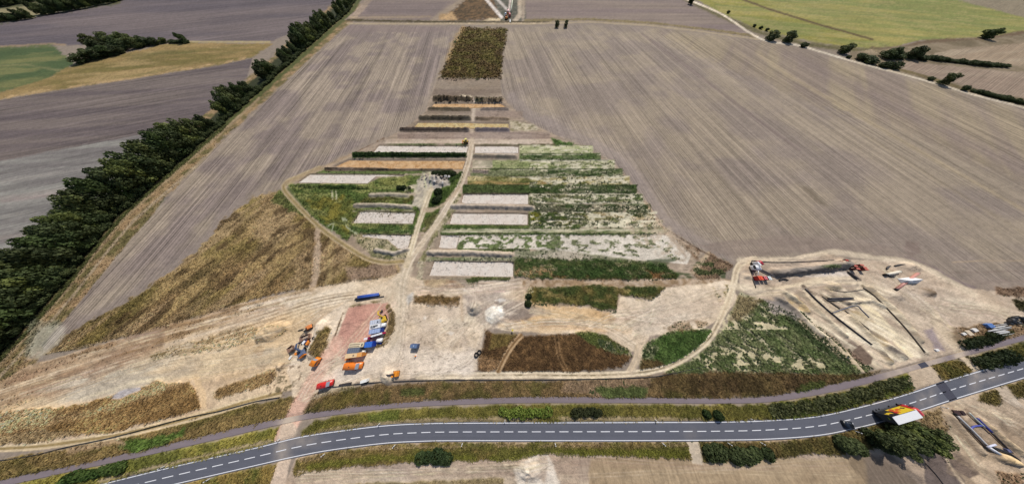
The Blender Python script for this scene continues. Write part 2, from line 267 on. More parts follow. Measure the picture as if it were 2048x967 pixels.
# left-hand rows
row(287, 290.5, 765, 935, (84, 100, 58), weed=.3, patch=(5, .4, .1, 0, 3)); row(288, 291, 948, 1110, (92, 88, 62), weed=.2)
row(304.5, 315, 705, 934, (66, 86, 42), (52, 70, 34), 3, weed=.5, kls='weedy_ground')
row(335.5, 342.5, 648, 908, (104, 86, 66), (120, 104, 88), 3); P([(650, 337), (905, 342), (908, 347), (735, 348), (620, 347), (645, 336)], (96, 110, 62), 1, 1, weed=.2, kls='weedy_ground')
row(336.5, 342, 650, 905, (98, 82, 64), (130, 112, 96), 3)
P([(572, 368), (600, 366), (735, 367), (765, 353), (860, 348), (930, 344), (920, 378), (880, 420), (850, 455), (826, 470), (705, 470), (694, 482), (640, 448), (604, 408)], (94, 108, 56), 2, 2, col2=(78, 94, 46), csc=6, cstr=2, weed=.3, kls='weedy_ground')
P([(600, 390), (700, 396), (712, 420), (700, 470), (650, 445), (620, 415)], (126, 116, 52), 6, 8, .85, col2=(98, 102, 50), csc=5, weed=.3)
P([(760, 356), (830, 356), (800, 370), (755, 370)], (140, 138, 80), 5, 5, .7); L([(600, 371), (735, 374)], 5, (58, 76, 36), 2, 2, weed=.5)
P([(735, 392), (845, 390), (850, 402), (720, 404)], (86, 86, 44), 2, 3, weed=.4); P([(850, 345), (925, 344), (918, 356), (890, 372), (880, 352)], (56, 74, 34), 3, 4, weed=.6)
P([(865, 385), (900, 375), (895, 395), (870, 418), (850, 415)], (64, 82, 38), 3, 4, weed=.6); row(352, 355, 755, 800, (190, 184, 160), patch=(2, .5, .1))
P([(695, 450), (830, 448), (826, 466), (710, 466)], (70, 92, 46), 2, 3, col2=(92, 108, 62), csc=2, cstr=3, weed=.3)
P([(700, 465), (830, 468), (820, 512), (790, 522), (745, 510), (715, 490)], (104, 104, 72), 2, 4, col2=(160, 148, 120), csc=3, weed=.25)
P([(845, 345), (880, 345), (890, 365), (865, 385), (840, 420), (825, 410), (830, 375)], (196, 184, 160), 3, 5, col2=(168, 158, 142), csc=2, weed=0, kls='bare_earth')
P([(850, 350), (895, 350), (900, 370), (870, 378), (850, 365)], (178, 168, 156), 2, 4, weed=0)
L([(812, 378), (830, 372)], 7, (196, 184, 158), 2, 2, weed=0); L([(740, 388), (790, 385), (830, 388)], 4, (190, 172, 150), 2, 2, weed=0)
for a, b in (((848, 346), (852, 376)), ((860, 345), (862, 372)), ((664, 383), (666, 397)), ((672, 383), (673, 398))): L([a, b], 2.5, (200, 196, 160), 1.2, 1, weed=0)
for pts in ([(685, 436), (695, 455), (715, 468)], [(690, 436), (700, 452)], [(655, 452), (668, 444), (664, 462)]): L(pts, 2.5, (176, 180, 150), 1.2, 1, weed=0)
row(419, 423, 706, 830, (150, 142, 118), (90, 98, 56), 2, weed=.2); P([(915, 380), (925, 387), (905, 425), (890, 450), (872, 470), (860, 500), (850, 520), (845, 560), (832, 560), (840, 510), (862, 470), (890, 425)], (124, 120, 84), 2, 4, col2=(176, 164, 140), csc=3, weed=.25, kls='weedy_ground')
P([(850, 440), (880, 425), (890, 440), (860, 460), (845, 470)], (92, 92, 54), 2, 4, weed=.3); row(514, 521, 853, 1030, (96, 106, 72), (150, 146, 120), 3, weed=.25)
row(553, 559, 880, 1020, (82, 88, 50), weed=.4, patch=(5, .4, .1, 0, 3)); P([(930, 555), (958, 555), (950, 572), (936, 574)], (74, 82, 46), 2, 3, weed=.5)
P([(846, 560), (880, 556), (920, 562), (935, 575), (850, 578)], (158, 130, 104), 2, 3, col2=(190, 168, 136), csc=4)
# --- brown weeds at left
BW = [(512, 393), (560, 380), (600, 408), (640, 452), (690, 488), (740, 518), (795, 528), (800, 545), (770, 556), (720, 560), (640, 572), (560, 584), (480, 606), (400, 632), (330, 652), (240, 676), (150, 702), (80, 712), (90, 700), (165, 652), (232, 614), (325, 557), (395, 502), (445, 442), (490, 407)]
P(BW, (132, 110, 76), 2, 5, col2=(102, 88, 58), csc=9, cang=55, cstr=2, weed=.55, kls='weedy_ground')
P(BW, (156, 134, 92), 3, 5, .9, patch=(7, .56, .1, 62, 4), weed=.35); P(BW, (108, 98, 52), 3, 5, .6, patch=(14, .6, .1)); P(BW, (156, 134, 102), 4, 6, .7, patch=(11, .55, .12, 58, 3)); P(BW, (80, 64, 42), 3, 5, .8, patch=(5, .6, .08, 60, 2))
P([(560, 378), (585, 372), (640, 440), (600, 430), (540, 400)], (88, 100, 52), 3, 5, .8); P([(690, 535), (790, 525), (795, 548), (700, 560)], (150, 128, 108), 4, 5, .8, weed=.2)
L([(636, 452), (635, 500), (632, 550), (625, 572)], 12, (186, 164, 140), 3, 3, .8, weed=.1, patch=(1.5, .3, .2, 85, 8)); L([(665, 485), (655, 560)], 14, (168, 148, 104), 4, 3, .5, weed=.2, patch=(1.5, .45, .1, 85, 10))
# --- bare land left of the yard
SW = [(800, 545), (770, 556), (640, 572), (480, 606), (330, 652), (150, 702), (60, 730), (-60, 800), (-60, 900), (0, 895), (250, 865), (400, 830), (570, 782), (640, 775), (680, 760), (700, 620), (820, 600)]
P(SW, (210, 186, 154), 1.5, 3, col2=(186, 162, 134), csc=4, cang=15, cstr=7, weed=.05, kls='bare_earth')
def streaks(pts, c, th, sc=2.2, ang=16, st=10, amt=.9, weed=None): P(pts, c, 3, 4, amt, patch=(sc, th, .07, ang, st), weed=weed)
ST = [(640, 572), (480, 606), (330, 652), (150, 702), (0, 760), (0, 830), (180, 740), (330, 690), (480, 640), (620, 600)]
streaks(ST, (150, 126, 94), .5, weed=.2); streaks(ST, (122, 100, 72), .6, weed=.3)
P([(80, 650), (130, 650), (120, 690), (85, 715), (50, 720)], (188, 180, 164), 6, 8, .6, weed=.05); P([(60, 640), (120, 640), (85, 700), (50, 720)], (140, 140, 120), 4, 6, .5)
P([(-60, 790), (80, 725), (200, 690), (330, 655), (330, 690), (300, 715), (100, 790), (-60, 840)], (168, 144, 116), 5, 8, .8, col2=(146, 122, 98), csc=4, cang=16, cstr=6, weed=.15)
P([(360, 690), (430, 665), (500, 650), (515, 675), (480, 690), (400, 705), (300, 722), (300, 705)], (142, 120, 82), 3, 6, .9, col2=(104, 92, 54), csc=4, cang=16, cstr=3, weed=.4, kls='weedy_ground')
P([(430, 665), (500, 645), (520, 655), (515, 675), (470, 690)], (128, 108, 78), 3, 5, .9, weed=.4)
P([(90, 775), (200, 740), (330, 718), (450, 695), (560, 690), (570, 715), (430, 750), (330, 765), (180, 800), (60, 815)], (182, 170, 150), 5, 7, .85, col2=(168, 156, 138), csc=5, cang=14, cstr=8)
L([(150, 800), (270, 764), (400, 748), (430, 725), (455, 705)], 8, (232, 214, 178), 4, 4, .8, patch=(4, .35, .15, 14, 4)); P([(400, 712), (460, 700), (440, 720), (410, 735)], (228, 210, 178), 3, 5, .6)
P([(-60, 830), (90, 812), (170, 805), (290, 768), (385, 755), (400, 795), (410, 815), (330, 838), (180, 868), (-60, 885)], (122, 98, 62), 2, 5, col2=(152, 126, 84), csc=5, cang=25, cstr=3, weed=.5, kls='weedy_ground')
P([(425, 790), (440, 775), (520, 745), (550, 735), (552, 750), (540, 765), (470, 790), (420, 800)], (122, 100, 66), 2, 4, col2=(150, 126, 88), csc=4, weed=.45, kls='weedy_ground')
P([(-60, 880), (90, 855), (180, 862), (100, 880), (-60, 895)], (150, 130, 96), 3, 4, weed=.3)
L([(392, 757), (405, 790), (408, 812)], 15, (214, 186, 148), 3, 3, weed=0); P([(222, 795), (240, 780), (280, 772), (285, 778), (240, 796)], (182, 174, 172), 2, 2, weed=0)
P([(516, 672), (524, 655), (545, 648), (580, 648), (578, 660), (560, 672), (535, 684), (522, 682)], (112, 94, 66), 2, 3, weed=.3); P([(520, 674), (528, 658), (548, 651), (578, 652), (560, 666), (535, 680)], (174, 156, 134), 2, 2, weed=0)
P([(505, 700), (520, 690), (530, 695), (524, 710), (516, 711)], (160, 136, 112), 2, 2); P([(555, 728), (567, 726), (568, 735), (556, 739)], (150, 128, 104), 2, 2)
# verge either side of the path, left
P([(-60, 922), (0, 918), (130, 896), (260, 868), (400, 832), (512, 804), (585, 792), (590, 830), (512, 846), (396, 873), (270, 902), (0, 958), (-60, 972)], (126, 108, 70), 1.5, 3, col2=(104, 94, 54), csc=4, cang=12, cstr=2, weed=.45, kls='weedy_ground')
P([(235, 890), (260, 875), (300, 872), (370, 855), (370, 868), (270, 897)], (84, 104, 48), 3, 4, weed=.5); L([(140, 900), (230, 880), (250, 885)], 10, (178, 152, 122), 4, 4, .7, weed=.1)
P([(-60, 985), (0, 972), (270, 916), (406, 886), (512, 862), (566, 852), (558, 880), (512, 894), (203, 967), (150, 990), (-60, 1040)], (136, 128, 64), 1.5, 2, col2=(106, 108, 52), csc=4, cang=12, cstr=3, weed=.3, kls='grassland')
L([(200, 960), (300, 935), (420, 906), (540, 880)], 7, (170, 152, 122), 3, 3, .85, weed=.1, patch=(3, .35, .15, 12, 4))
# --- the yard
YARD = [(800, 545), (846, 560), (850, 578), (935, 575), (1045, 560), (1048, 613), (1175, 612), (1232, 626), (1240, 592), (1300, 601), (1330, 575), (1460, 560), (1480, 600), (1435, 640), (1400, 660), (1300, 672), (1280, 700), (1262, 700), (1200, 665), (1100, 668), (970, 655), (958, 740), (840, 755), (700, 765), (640, 790), (600, 810), (585, 790), (575, 740), (600, 690), (630, 650), (690, 600), (780, 560)]
P(YARD, (226, 207, 182), 2, 3, col2=(208, 188, 162), csc=6, kls='bare_earth', weed=.03)
streaks([(850, 562), (1045, 560), (1000, 640), (860, 590)], (170, 150, 132), .5, 1.6, 12, 8, .6)
streaks([(1060, 610), (1240, 620), (1450, 575), (1420, 640), (1200, 665), (1010, 655)], (182, 160, 138), .52, 1.2, 12, 14, .6)
P([(1060, 606), (1180, 614), (1230, 635), (1210, 660), (1050, 655), (1000, 640), (1080, 625)], (214, 180, 134), 5, 6, .8, col2=(196, 160, 112), csc=5, cstr=5); P([(1050, 570), (1055, 610), (1010, 625), (980, 600)], (184, 160, 132), 4, 4, .6)
P([(925, 590), (990, 585), (1100, 625), (1040, 640), (1000, 650), (960, 650), (935, 620)], (170, 154, 140), 5, 5, .7, col2=(152, 138, 126), csc=2, cang=-20, cstr=6)
streaks([(985, 600), (1080, 625), (1040, 645), (985, 645)], (126, 112, 102), .5, 1.2, -15, 8, .7); P([(1055, 640), (1120, 636), (1120, 650), (1070, 645)], (150, 124, 92), 3, 4, .6, patch=(3, .5, .1, 0, 3))
P([(968, 620), (985, 610), (1005, 612), (1010, 628), (1000, 640), (985, 648), (970, 640)], (240, 234, 220), 2, 3, col2=(222, 212, 196), csc=1.2)
P([(940, 625), (960, 620), (955, 640), (935, 650), (905, 660), (880, 665), (895, 640)], (226, 212, 186), 5, 6, .7); L([(893, 640), (885, 660), (870, 675)], 12, (228, 212, 190), 4, 5, .6, patch=(2, .45, .1))
P([(935, 605), (955, 600), (965, 615), (955, 635), (940, 632), (934, 618)], (178, 166, 150), 2, 2, col2=(160, 148, 136), csc=1.5)
L([(912, 690), (906, 700), (903, 708)], 8, (170, 152, 124), 3, 3, .7); L([(1000, 628), (990, 650), (965, 680), (950, 710)], 10, (176, 160, 146), 5, 4, .6)
P([(828, 592), (860, 589), (920, 590), (922, 610), (900, 614), (860, 608), (826, 606)], (120, 98, 66), 2, 3, col2=(96, 78, 48), csc=3, weed=.5, kls='weedy_ground'); L([(922, 590), (925, 640)], 7, (184, 158, 128), 2, 2, .6)
P([(815, 590), (826, 585), (826, 600), (815, 612), (810, 600)], (205, 198, 188), 3, 3)
# brown plots between yard and track
P([(968, 656), (985, 665), (1030, 670), (1100, 668), (1180, 664), (1225, 678), (1255, 700), (1262, 712), (1245, 735), (1180, 741), (1000, 741), (955, 740), (955, 715), (965, 690)], (98, 76, 50), 2, 2, col2=(76, 58, 38), csc=2, weed=.5, kls='weedy_ground')
P([(960, 705), (1000, 720), (990, 742), (955, 740)], (134, 108, 78), 3, 4, .8); P([(1150, 664), (1185, 664), (1225, 680), (1255, 702), (1240, 708), (1205, 695), (1170, 678)], (84, 92, 48), 2, 3, weed=.4); P([(1195, 678), (1220, 682), (1258, 698), (1262, 710), (1225, 702), (1200, 690)], (178, 170, 138), 2, 3, .8, patch=(1.5, .4, .1))
P([(985, 665), (1030, 668), (1010, 690), (975, 700)], (104, 92, 52), 3, 4, .7)
P([(1300, 682), (1320, 670), (1360, 658), (1420, 658), (1415, 685), (1370, 715), (1320, 735), (1280, 738), (1275, 715), (1282, 700)], (66, 88, 42), 2, 3, col2=(82, 102, 54), csc=3, weed=.6, kls='weedy_ground'); P([(1285, 690), (1310, 690), (1305, 715), (1282, 712)], (160, 156, 126), 3, 4, .8, patch=(2, .4, .1)); P([(1280, 715), (1320, 718), (1330, 735), (1278, 738)], (92, 74, 48), 3, 4, .9)
P([(1325, 655), (1350, 643), (1400, 640), (1425, 650), (1400, 658), (1340, 660)], (134, 112, 84), 3, 4, .8, weed=.3, patch=(3, .4, .1))
P([(1425, 570), (1455, 570), (1455, 590), (1440, 602), (1425, 590)], (130, 118, 80), 3, 4, weed=.3, patch=(3, .4, .1))
# south-east weeds
SEW = [(1480, 580), (1510, 595), (1560, 615), (1600, 620), (1640, 655), (1700, 700), (1745, 735), (1700, 750), (1560, 745), (1400, 745), (1350, 745), (1330, 742), (1375, 722), (1425, 685), (1450, 650), (1470, 600)]
P(SEW, (94, 106, 66), 2, 3, col2=(116, 122, 84), csc=4, weed=.5, kls='weedy_ground')
streaks(SEW, (198, 188, 156), .63, 1.3, -38, 4, .8, weed=.12); streaks(SEW, (66, 84, 42), .6, 1.6, -38, 4, .7)
P([(1450, 625), (1545, 632), (1580, 656), (1440, 657)], (206, 192, 158), 3, 4, .95, patch=(1.7, .50, .05, 0, 1.6), weed=.12); L([(1440, 657), (1575, 656)], 3, (208, 196, 162), 1.2, 1, weed=0); P([(1380, 715), (1430, 690), (1560, 690), (1600, 715)], (196, 184, 150), 4, 5, .8, patch=(1.6, .60, .06, -38, 3), weed=.1); P([(1475, 585), (1520, 600), (1480, 640), (1455, 645)], (128, 112, 84), 4, 5, .8); P([(1400, 705), (1500, 700), (1640, 715), (1650, 735), (1420, 745)], (204, 192, 156), 4, 5, .95, patch=(1.7, .53, .05, 0, 1.8), weed=.12); L([(1480, 740), (1640, 733)], 3, (196, 184, 146), 1.2, 2, patch=(4, .4, .1), weed=.05)
P([(1560, 612), (1600, 625), (1650, 665), (1710, 712), (1700, 735), (1640, 700), (1590, 660)], (66, 78, 48), 3, 3, weed=.6); L([(1555, 615), (1650, 660), (1730, 725)], 9, (104, 104, 88), 4, 3, .8, weed=.4)
P([(1530, 600), (1560, 600), (1570, 625), (1545, 630)], (150, 140, 132), 4, 4)
# --- strip between track and path
P([(585, 795), (620, 783), (700, 772), (840, 763), (1050, 760), (1294, 756), (1350, 745), (1560, 742), (1700, 745), (1760, 740), (1739, 751), (1637, 773), (1536, 790), (1430, 796), (1261, 794), (1024, 793), (850, 801), (700, 813), (600, 828)], (112, 94, 64), 1.5, 2, col2=(84, 78, 44), csc=4, weed=.5, kls='weedy_ground')
P([(1130, 760), (1300, 752), (1290, 780), (1200, 790), (1120, 780)], (136, 116, 94), 5, 6, .8); P([(1190, 775), (1290, 775), (1290, 790), (1210, 790)], (84, 94, 54), 3, 4, weed=.5); P([(1300, 750), (1400, 742), (1700, 748), (1640, 770), (1536, 788), (1400, 790), (1340, 775)], (72, 58, 38), 5, 6, .8, weed=.6, col2=(96, 80, 52), csc=4)
P([(800, 775), (850, 770), (850, 790), (800, 790)], (74, 86, 44), 4, 4, .8); P([(650, 790), (760, 778), (760, 800), (640, 815)], (98, 88, 46), 4, 5, .7)
P([(1590, 770), (1650, 755), (1640, 775), (1590, 785)], (80, 88, 46), 3, 4, weed=.5)
# verge between path and road
P([(600, 862), (630, 837), (749, 820), (850, 813), (1024, 807), (1430, 807), (1536, 806), (1637, 791), (1739, 767), (1815, 744), (1830, 782), (1739, 806), (1637, 829), (1536, 838), (1294, 842), (1058, 842), (850, 843), (766, 848), (657, 862), (597, 875)], (116, 108, 56), 1.5, 2, col2=(94, 92, 44), csc=4, cstr=2, weed=.35, kls='grassland')
L([(610, 868), (700, 850), (850, 838), (1058, 836), (1294, 836), (1400, 838)], 8, (164, 146, 114), 3, 3, .85, weed=.1, patch=(3, .3, .15, 0, 3)); P([(735, 825), (800, 818), (800, 838), (740, 840)], (92, 102, 46), 3, 4, .8)
P([(1535, 810), (1637, 795), (1739, 770), (1810, 750), (1822, 775), (1739, 800), (1600, 832), (1540, 832)], (62, 74, 34), 2, 3, col2=(88, 92, 44), csc=4, weed=.8, kls='grassland')
# south of the road
P([(590, 915), (657, 902), (766, 888), (850, 883), (1024, 882), (1430, 881), (1536, 880), (1665, 870), (1700, 858), (1800, 850), (1900, 960), (1900, 1100), (580, 1100), (560, 990)], (176, 156, 136), 1.5, 2, kls='bare_earth')
P([(1160, 915), (1400, 910), (1640, 915), (1740, 905), (1830, 960), (1900, 1100), (1140, 1100)], (182, 160, 130), 5, 5, col2=(166, 144, 116), csc=3, cang=3, cstr=9, fur=.4, kls='field_soil')
P([(1720, 900), (1790, 915), (1850, 960), (1900, 1060), (1760, 1060), (1730, 960)], (126, 112, 100), 5, 6, .9); P([(1690, 905), (1730, 910), (1740, 960), (1710, 950)], (134, 116, 96), 5, 5, .6)
P([(585, 1100), (590, 950), (620, 940), (700, 930), (830, 925), (1020, 925), (1180, 915), (1180, 967), (1150, 1100)], (190, 172, 150), 3, 4, col2=(170, 150, 132), csc=3, cstr=6)
P([(1050, 915), (1095, 905), (1110, 935), (1120, 967), (1040, 980), (1030, 940)], (226, 214, 198), 4, 6, .85, patch=(4, .35, .15)); L([(660, 975), (850, 965), (1000, 960)], 12, (120, 108, 76), 3, 4, .9, weed=.3)
P([(590, 917), (657, 903), (766, 889), (850, 884), (1024, 883), (1395, 883), (1380, 915), (1200, 908), (1060, 905), (1030, 918), (850, 922), (700, 930), (620, 942), (585, 950)], (112, 98, 58), 1.5, 3, col2=(92, 90, 44), csc=4, cstr=2, weed=.4, kls='grassland')
L([(620, 930), (760, 912), (840, 912), (1000, 910), (1200, 900), (1370, 905)], 12, (98, 100, 40), 4, 4, .8, weed=.4, patch=(6, .35, .1, 0, 2)); L([(600, 918), (760, 893), (1024, 888), (1390, 888)], 4, (150, 130, 100), 2, 2, .7, patch=(3, .4, .1, 0, 3))
P([(1398, 883), (1536, 881), (1637, 872), (1705, 860), (1766, 848), (1830, 835), (1840, 870), (1720, 905), (1660, 905), (1545, 915), (1402, 920)], (104, 90, 54), 1.5, 3, col2=(84, 78, 42), csc=4, weed=.4, kls='grassland')
P([(1372, 882), (1396, 882), (1402, 905), (1405, 928), (1385, 925), (1380, 905)], (200, 184, 162), 1.5, 1.5, weed=0)
P([(200, 975), (352, 970), (512, 934), (556, 925), (545, 967), (530, 1100), (60, 1100)], (96, 98, 48), 1.5, 2, col2=(134, 116, 66), csc=4, weed=.35, kls='grassland')
# right end: trench works
P([(1700, 520), (1790, 518), (1850, 532), (1905, 565), (1940, 578), (2048, 585), (2600, 640), (2600, 760), (2048, 662), (1918, 702), (1837, 724), (1780, 738), (1745, 735), (1700, 700), (1640, 655), (1590, 610), (1500, 590), (1478, 575), (1480, 525), (1500, 517), (1570, 515), (1650, 503)], (204, 184, 160), 2, 3, col2=(184, 164, 142), csc=4, cang=-20, cstr=2, weed=.03, kls='bare_earth')
P([(1500, 520), (1510, 575), (1580, 560), (1690, 545), (1670, 518), (1600, 522)], (176, 158, 140), 3, 3, col2=(190, 172, 152), csc=2); P([(1534, 541), (1600, 535), (1690, 525), (1690, 534), (1600, 547), (1550, 550)], (132, 124, 118), 1.5, 2, col2=(108, 104, 98), csc=2, weed=.1)
P([(1628, 533), (1665, 530), (1665, 537), (1630, 539)], (82, 92, 62), 2, 2, weed=.3); P([(1620, 546), (1690, 540), (1700, 552), (1680, 556), (1610, 552)], (220, 208, 196), 2, 2, .8)
P([(1650, 565), (1675, 563), (1685, 575), (1665, 582), (1648, 574)], (206, 184, 146), 2, 2); P([(1560, 590), (1600, 600), (1655, 660), (1700, 700), (1740, 735), (1690, 725), (1620, 665), (1570, 620)], (196, 176, 150), 2, 4, .7)
P([(1570, 582), (1595, 592), (1615, 618), (1600, 630), (1575, 605)], (212, 186, 140), 3, 4, patch=(2.5, .4, .12), amt=.9); P([(1545, 590), (1570, 595), (1600, 630), (1590, 640), (1555, 612)], (140, 132, 126), 4, 4, .9)
P([(1645, 590), (1700, 585), (1740, 578), (1765, 600), (1700, 615), (1665, 605)], (162, 150, 136), 4, 4, .8, col2=(130, 120, 108), csc=3); P([(1725, 575), (1745, 580), (1775, 610), (1750, 605)], (136, 126, 104), 3, 3, .9)
P([(1700, 620), (1725, 618), (1760, 660), (1790, 700), (1770, 700), (1735, 660)], (160, 138, 98), 3, 4, .8, patch=(3, .4, .1)); P([(1765, 690), (1800, 695), (1815, 715), (1790, 725), (1765, 712)], (142, 132, 122), 3, 4, .9)
P([(1710, 594), (1722, 597), (1760, 628), (1795, 668), (1832, 712), (1820, 716), (1792, 690), (1760, 655), (1735, 625)], (238, 220, 182), 1.5, 1.5)
P([(1682, 687), (1703, 679), (1714, 685), (1742, 714), (1740, 728), (1723, 728), (1699, 709)], (122, 104, 90), 1.5, 1.5, col2=(136, 118, 102), csc=3); P([(1655, 655), (1680, 650), (1705, 678), (1682, 688)], (170, 150, 130), 3, 3)
for a in ([(1640, 650), (1690, 705), (1735, 738)], [(1680, 655), (1720, 690), (1780, 735)], [(1690, 650), (1750, 700), (1790, 735)], [(1850, 600), (1900, 660), (1945, 700)]): L(a, 3, (222, 200, 168), 1.5, 2, .8)
P([(1890, 590), (1870, 560), (1830, 580), (1850, 595)], (176, 156, 136), 5, 4, .6); P([(1838, 575), (1865, 575), (1870, 588), (1855, 592)], (116, 98, 78), 3, 4, .9); P([(1990, 575), (2100, 578), (2100, 590), (1990, 590)], (104, 82, 62), 3, 4, .9, weed=.4); P([(2025, 600), (2100, 605), (2100, 630), (2040, 620)], (60, 58, 34), 3, 4, weed=.6, kls='weedy_ground')
P([(1848, 660), (1865, 655), (1878, 685), (1890, 700), (1870, 695)], (140, 126, 130), 3, 4, .8); P([(1905, 655), (2048, 640), (2100, 640), (2100, 665), (2048, 668), (1932, 700), (1915, 695), (1890, 665)], (108, 88, 64), 3, 4, col2=(136, 114, 88), csc=3, weed=.3, kls='weedy_ground'); P([(1915, 680), (1960, 670), (2020, 662), (1990, 680), (1930, 696)], (58, 66, 34), 2, 3, weed=.7)
L([(1868, 640), (1900, 680), (1922, 705)], 14, (212, 192, 164), 3, 2, weed=0)
P([(1825, 728), (1850, 722), (1872, 715), (1905, 755), (1880, 765), (1830, 782), (1812, 760)], (188, 168, 144), 2, 2, kls='bare_earth'); P([(1862, 728), (1915, 718), (1945, 742), (1895, 760), (1880, 760)], (110, 96, 54), 2, 2, col2=(86, 82, 42), csc=3, weed=.4, kls='grassland')
P([(1913, 705), (1928, 700), (1965, 738), (1950, 746)], (206, 186, 158), 1.5, 1.5, kls='bare_earth'); P([(1932, 712), (2048, 682), (2300, 620), (2300, 650), (2048, 714), (1964, 738)], (104, 98, 50), 1.5, 2, col2=(74, 76, 38), csc=4, weed=.5, kls='grassland')
P([(1600, 1100), (1860, 960), (1830, 850), (1845, 822), (1898, 804), (1959, 785), (2048, 757), (2600, 600), (2600, 1100)], (196, 174, 148), 2, 3, col2=(166, 146, 122), csc=4, cang=-45, cstr=3, weed=.03, kls='bare_earth')
P([(1830, 830), (1880, 812), (1900, 850), (1885, 880), (1905, 940), (1870, 900), (1840, 870)], (118, 100, 66), 4, 5, .8, weed=.3); P([(1960, 786), (2048, 758), (2300, 690), (2300, 740), (2048, 790), (2005, 800), (1985, 815), (1955, 800)], (96, 86, 48), 2, 4, weed=.4, kls='weedy_ground'); P([(1990, 775), (2012, 772), (2035, 800), (2048, 815), (2030, 812), (2000, 795)], (198, 180, 158), 2, 2, weed=0)
P([(1890, 915), (1915, 900), (1940, 925), (1958, 945), (1940, 955), (1910, 945)], (122, 106, 94), 2, 3); P([(1852, 905), (1888, 905), (1930, 960), (1940, 1060), (1880, 1060), (1850, 960)], (110, 98, 92), 2, 3)
L([(1885, 905), (1910, 945), (1945, 990)], 5, (206, 186, 160), 2, 2); P([(1990, 830), (2100, 870), (2100, 930), (2048, 905), (2020, 880)], (148, 128, 106), 4, 5, .8, patch=(3, .4, .12, -40, 4)); P([(1990, 940), (2048, 945), (2048, 985), (2000, 985)], (136, 108, 80), 4, 5, .8, weed=.3)
P([(1940, 835), (1965, 845), (2000, 885), (1985, 895), (1930, 845)], (160, 140, 118), 2, 3, .8); P([(1990, 905), (2020, 905), (2035, 922), (2010, 925)], (222, 194, 150), 3, 4, .8)
# --- tracks
LT = (214, 198, 174)
L(smooth([(944, 280), (938, 320), (924, 365), (900, 404), (880, 436), (855, 472), (832, 505), (815, 535), (804, 560), (800, 600), (800, 650), (790, 685), (768, 720), (720, 750)]), 8, (196, 178, 154), 2.5, 2, .85, kls='bare_earth', weed=0)
L([(815, 535, 18), (802, 570, 26), (800, 640, 26), (790, 690, 26)], 24, (208, 192, 168), 6, 3, .7, weed=0)
ruts([(942, 290), (937, 322), (922, 365), (900, 404), (880, 436), (855, 472), (832, 503), (812, 540), (803, 580), (801, 640), (792, 680), (770, 715)], 8, 2, (222, 206, 182))
L(smooth([(862, 378), (852, 405), (842, 435), (830, 470), (822, 500), (812, 530)]), 10, (206, 188, 158), 2, 2, .9, weed=0); ruts([(862, 380), (842, 435), (820, 510)], 6, 2, (222, 208, 180))
L(smooth([(918, 375), (890, 405), (865, 418), (848, 420)]), 7, (186, 166, 142), 2, 2, .9, weed=0)
L(smooth([(880, 440), (860, 465), (838, 500)]), 16, (196, 178, 152), 4, 3, .6, weed=0)
ruts([(640, 336), (600, 353), (575, 364), (568, 378), (590, 405), (625, 440), (655, 466), (690, 490), (730, 514), (765, 524), (805, 522)], 8, 2.6, (186, 166, 134), mid=(150, 132, 92), weed=.1)
L(smooth([(700, 311), (640, 338), (600, 355), (572, 368)]), 8, (172, 150, 122), 2, 2, .7)
ruts([(-40, 898), (60, 893), (130, 885), (250, 866), (400, 830), (490, 803), (560, 785)], 10, 4.5, (216, 194, 158), mid=(160, 138, 96))
BT = [(835, 751), (950, 750), (1050, 749), (1160, 750), (1250, 747), (1320, 737), (1375, 712), (1415, 680), (1437, 645), (1455, 605), (1468, 565), (1473, 540), (1485, 524), (1510, 518)]
L(smooth(BT), 13, (208, 188, 158), 2, 1.5, .8, weed=0, kls='bare_earth'); ruts(BT, 9, 4, (226, 208, 178)); L(smooth(BT[1:9]), 1.6, (112, 100, 70), .8, .6, patch=(2, .42, .1))
L(smooth([(1478, 520), (1520, 519), (1580, 518), (1620, 512), (1662, 503), (1700, 508), (1760, 517), (1800, 520), (1850, 535), (1900, 562), (1950, 590)]), 10, (216, 198, 172), 3, 2, .9)
L(smooth([(1470, 572), (1500, 578), (1540, 583), (1590, 575), (1640, 562), (1690, 560), (1730, 570), (1780, 585)]), 16, (218, 200, 172), 4, 3, .9)
L(smooth([(1900, 600), (1960, 610), (2010, 620), (2048, 640), (2100, 660)]), 12, (216, 198, 172), 4, 3, .7); L([(1745, 535), (1765, 560), (1780, 590)], 8, (214, 196, 172), 4, 3, .5)
ruts([(996, 742), (1010, 712), (1028, 685), (1042, 670)], 8, 3.4, (188, 158, 122), mid=(128, 100, 68), weed=.1)
ruts([(1132, 738), (1118, 710), (1112, 670)], 7, 2.6, (140, 112, 80), amt=.8); L([(1262, 742), (1275, 718), (1278, 690), (1275, 672)], 14, (204, 184, 158), 3, 2, .9, weed=0); ruts([(1258, 742), (1272, 715), (1278, 690)], 8, 3, (214, 192, 162))
L(smooth([(1000, 650), (1080, 660), (1180, 655), (1260, 660)]), 11, (216, 186, 146), 4, 3, .7)
L([(410, 640), (500, 612), (620, 585)], 5, (214, 196, 172), 2, 2, .7); L([(330, 690), (450, 655), (560, 625), (700, 600)], 8, (206, 188, 164), 3, 3, .7)
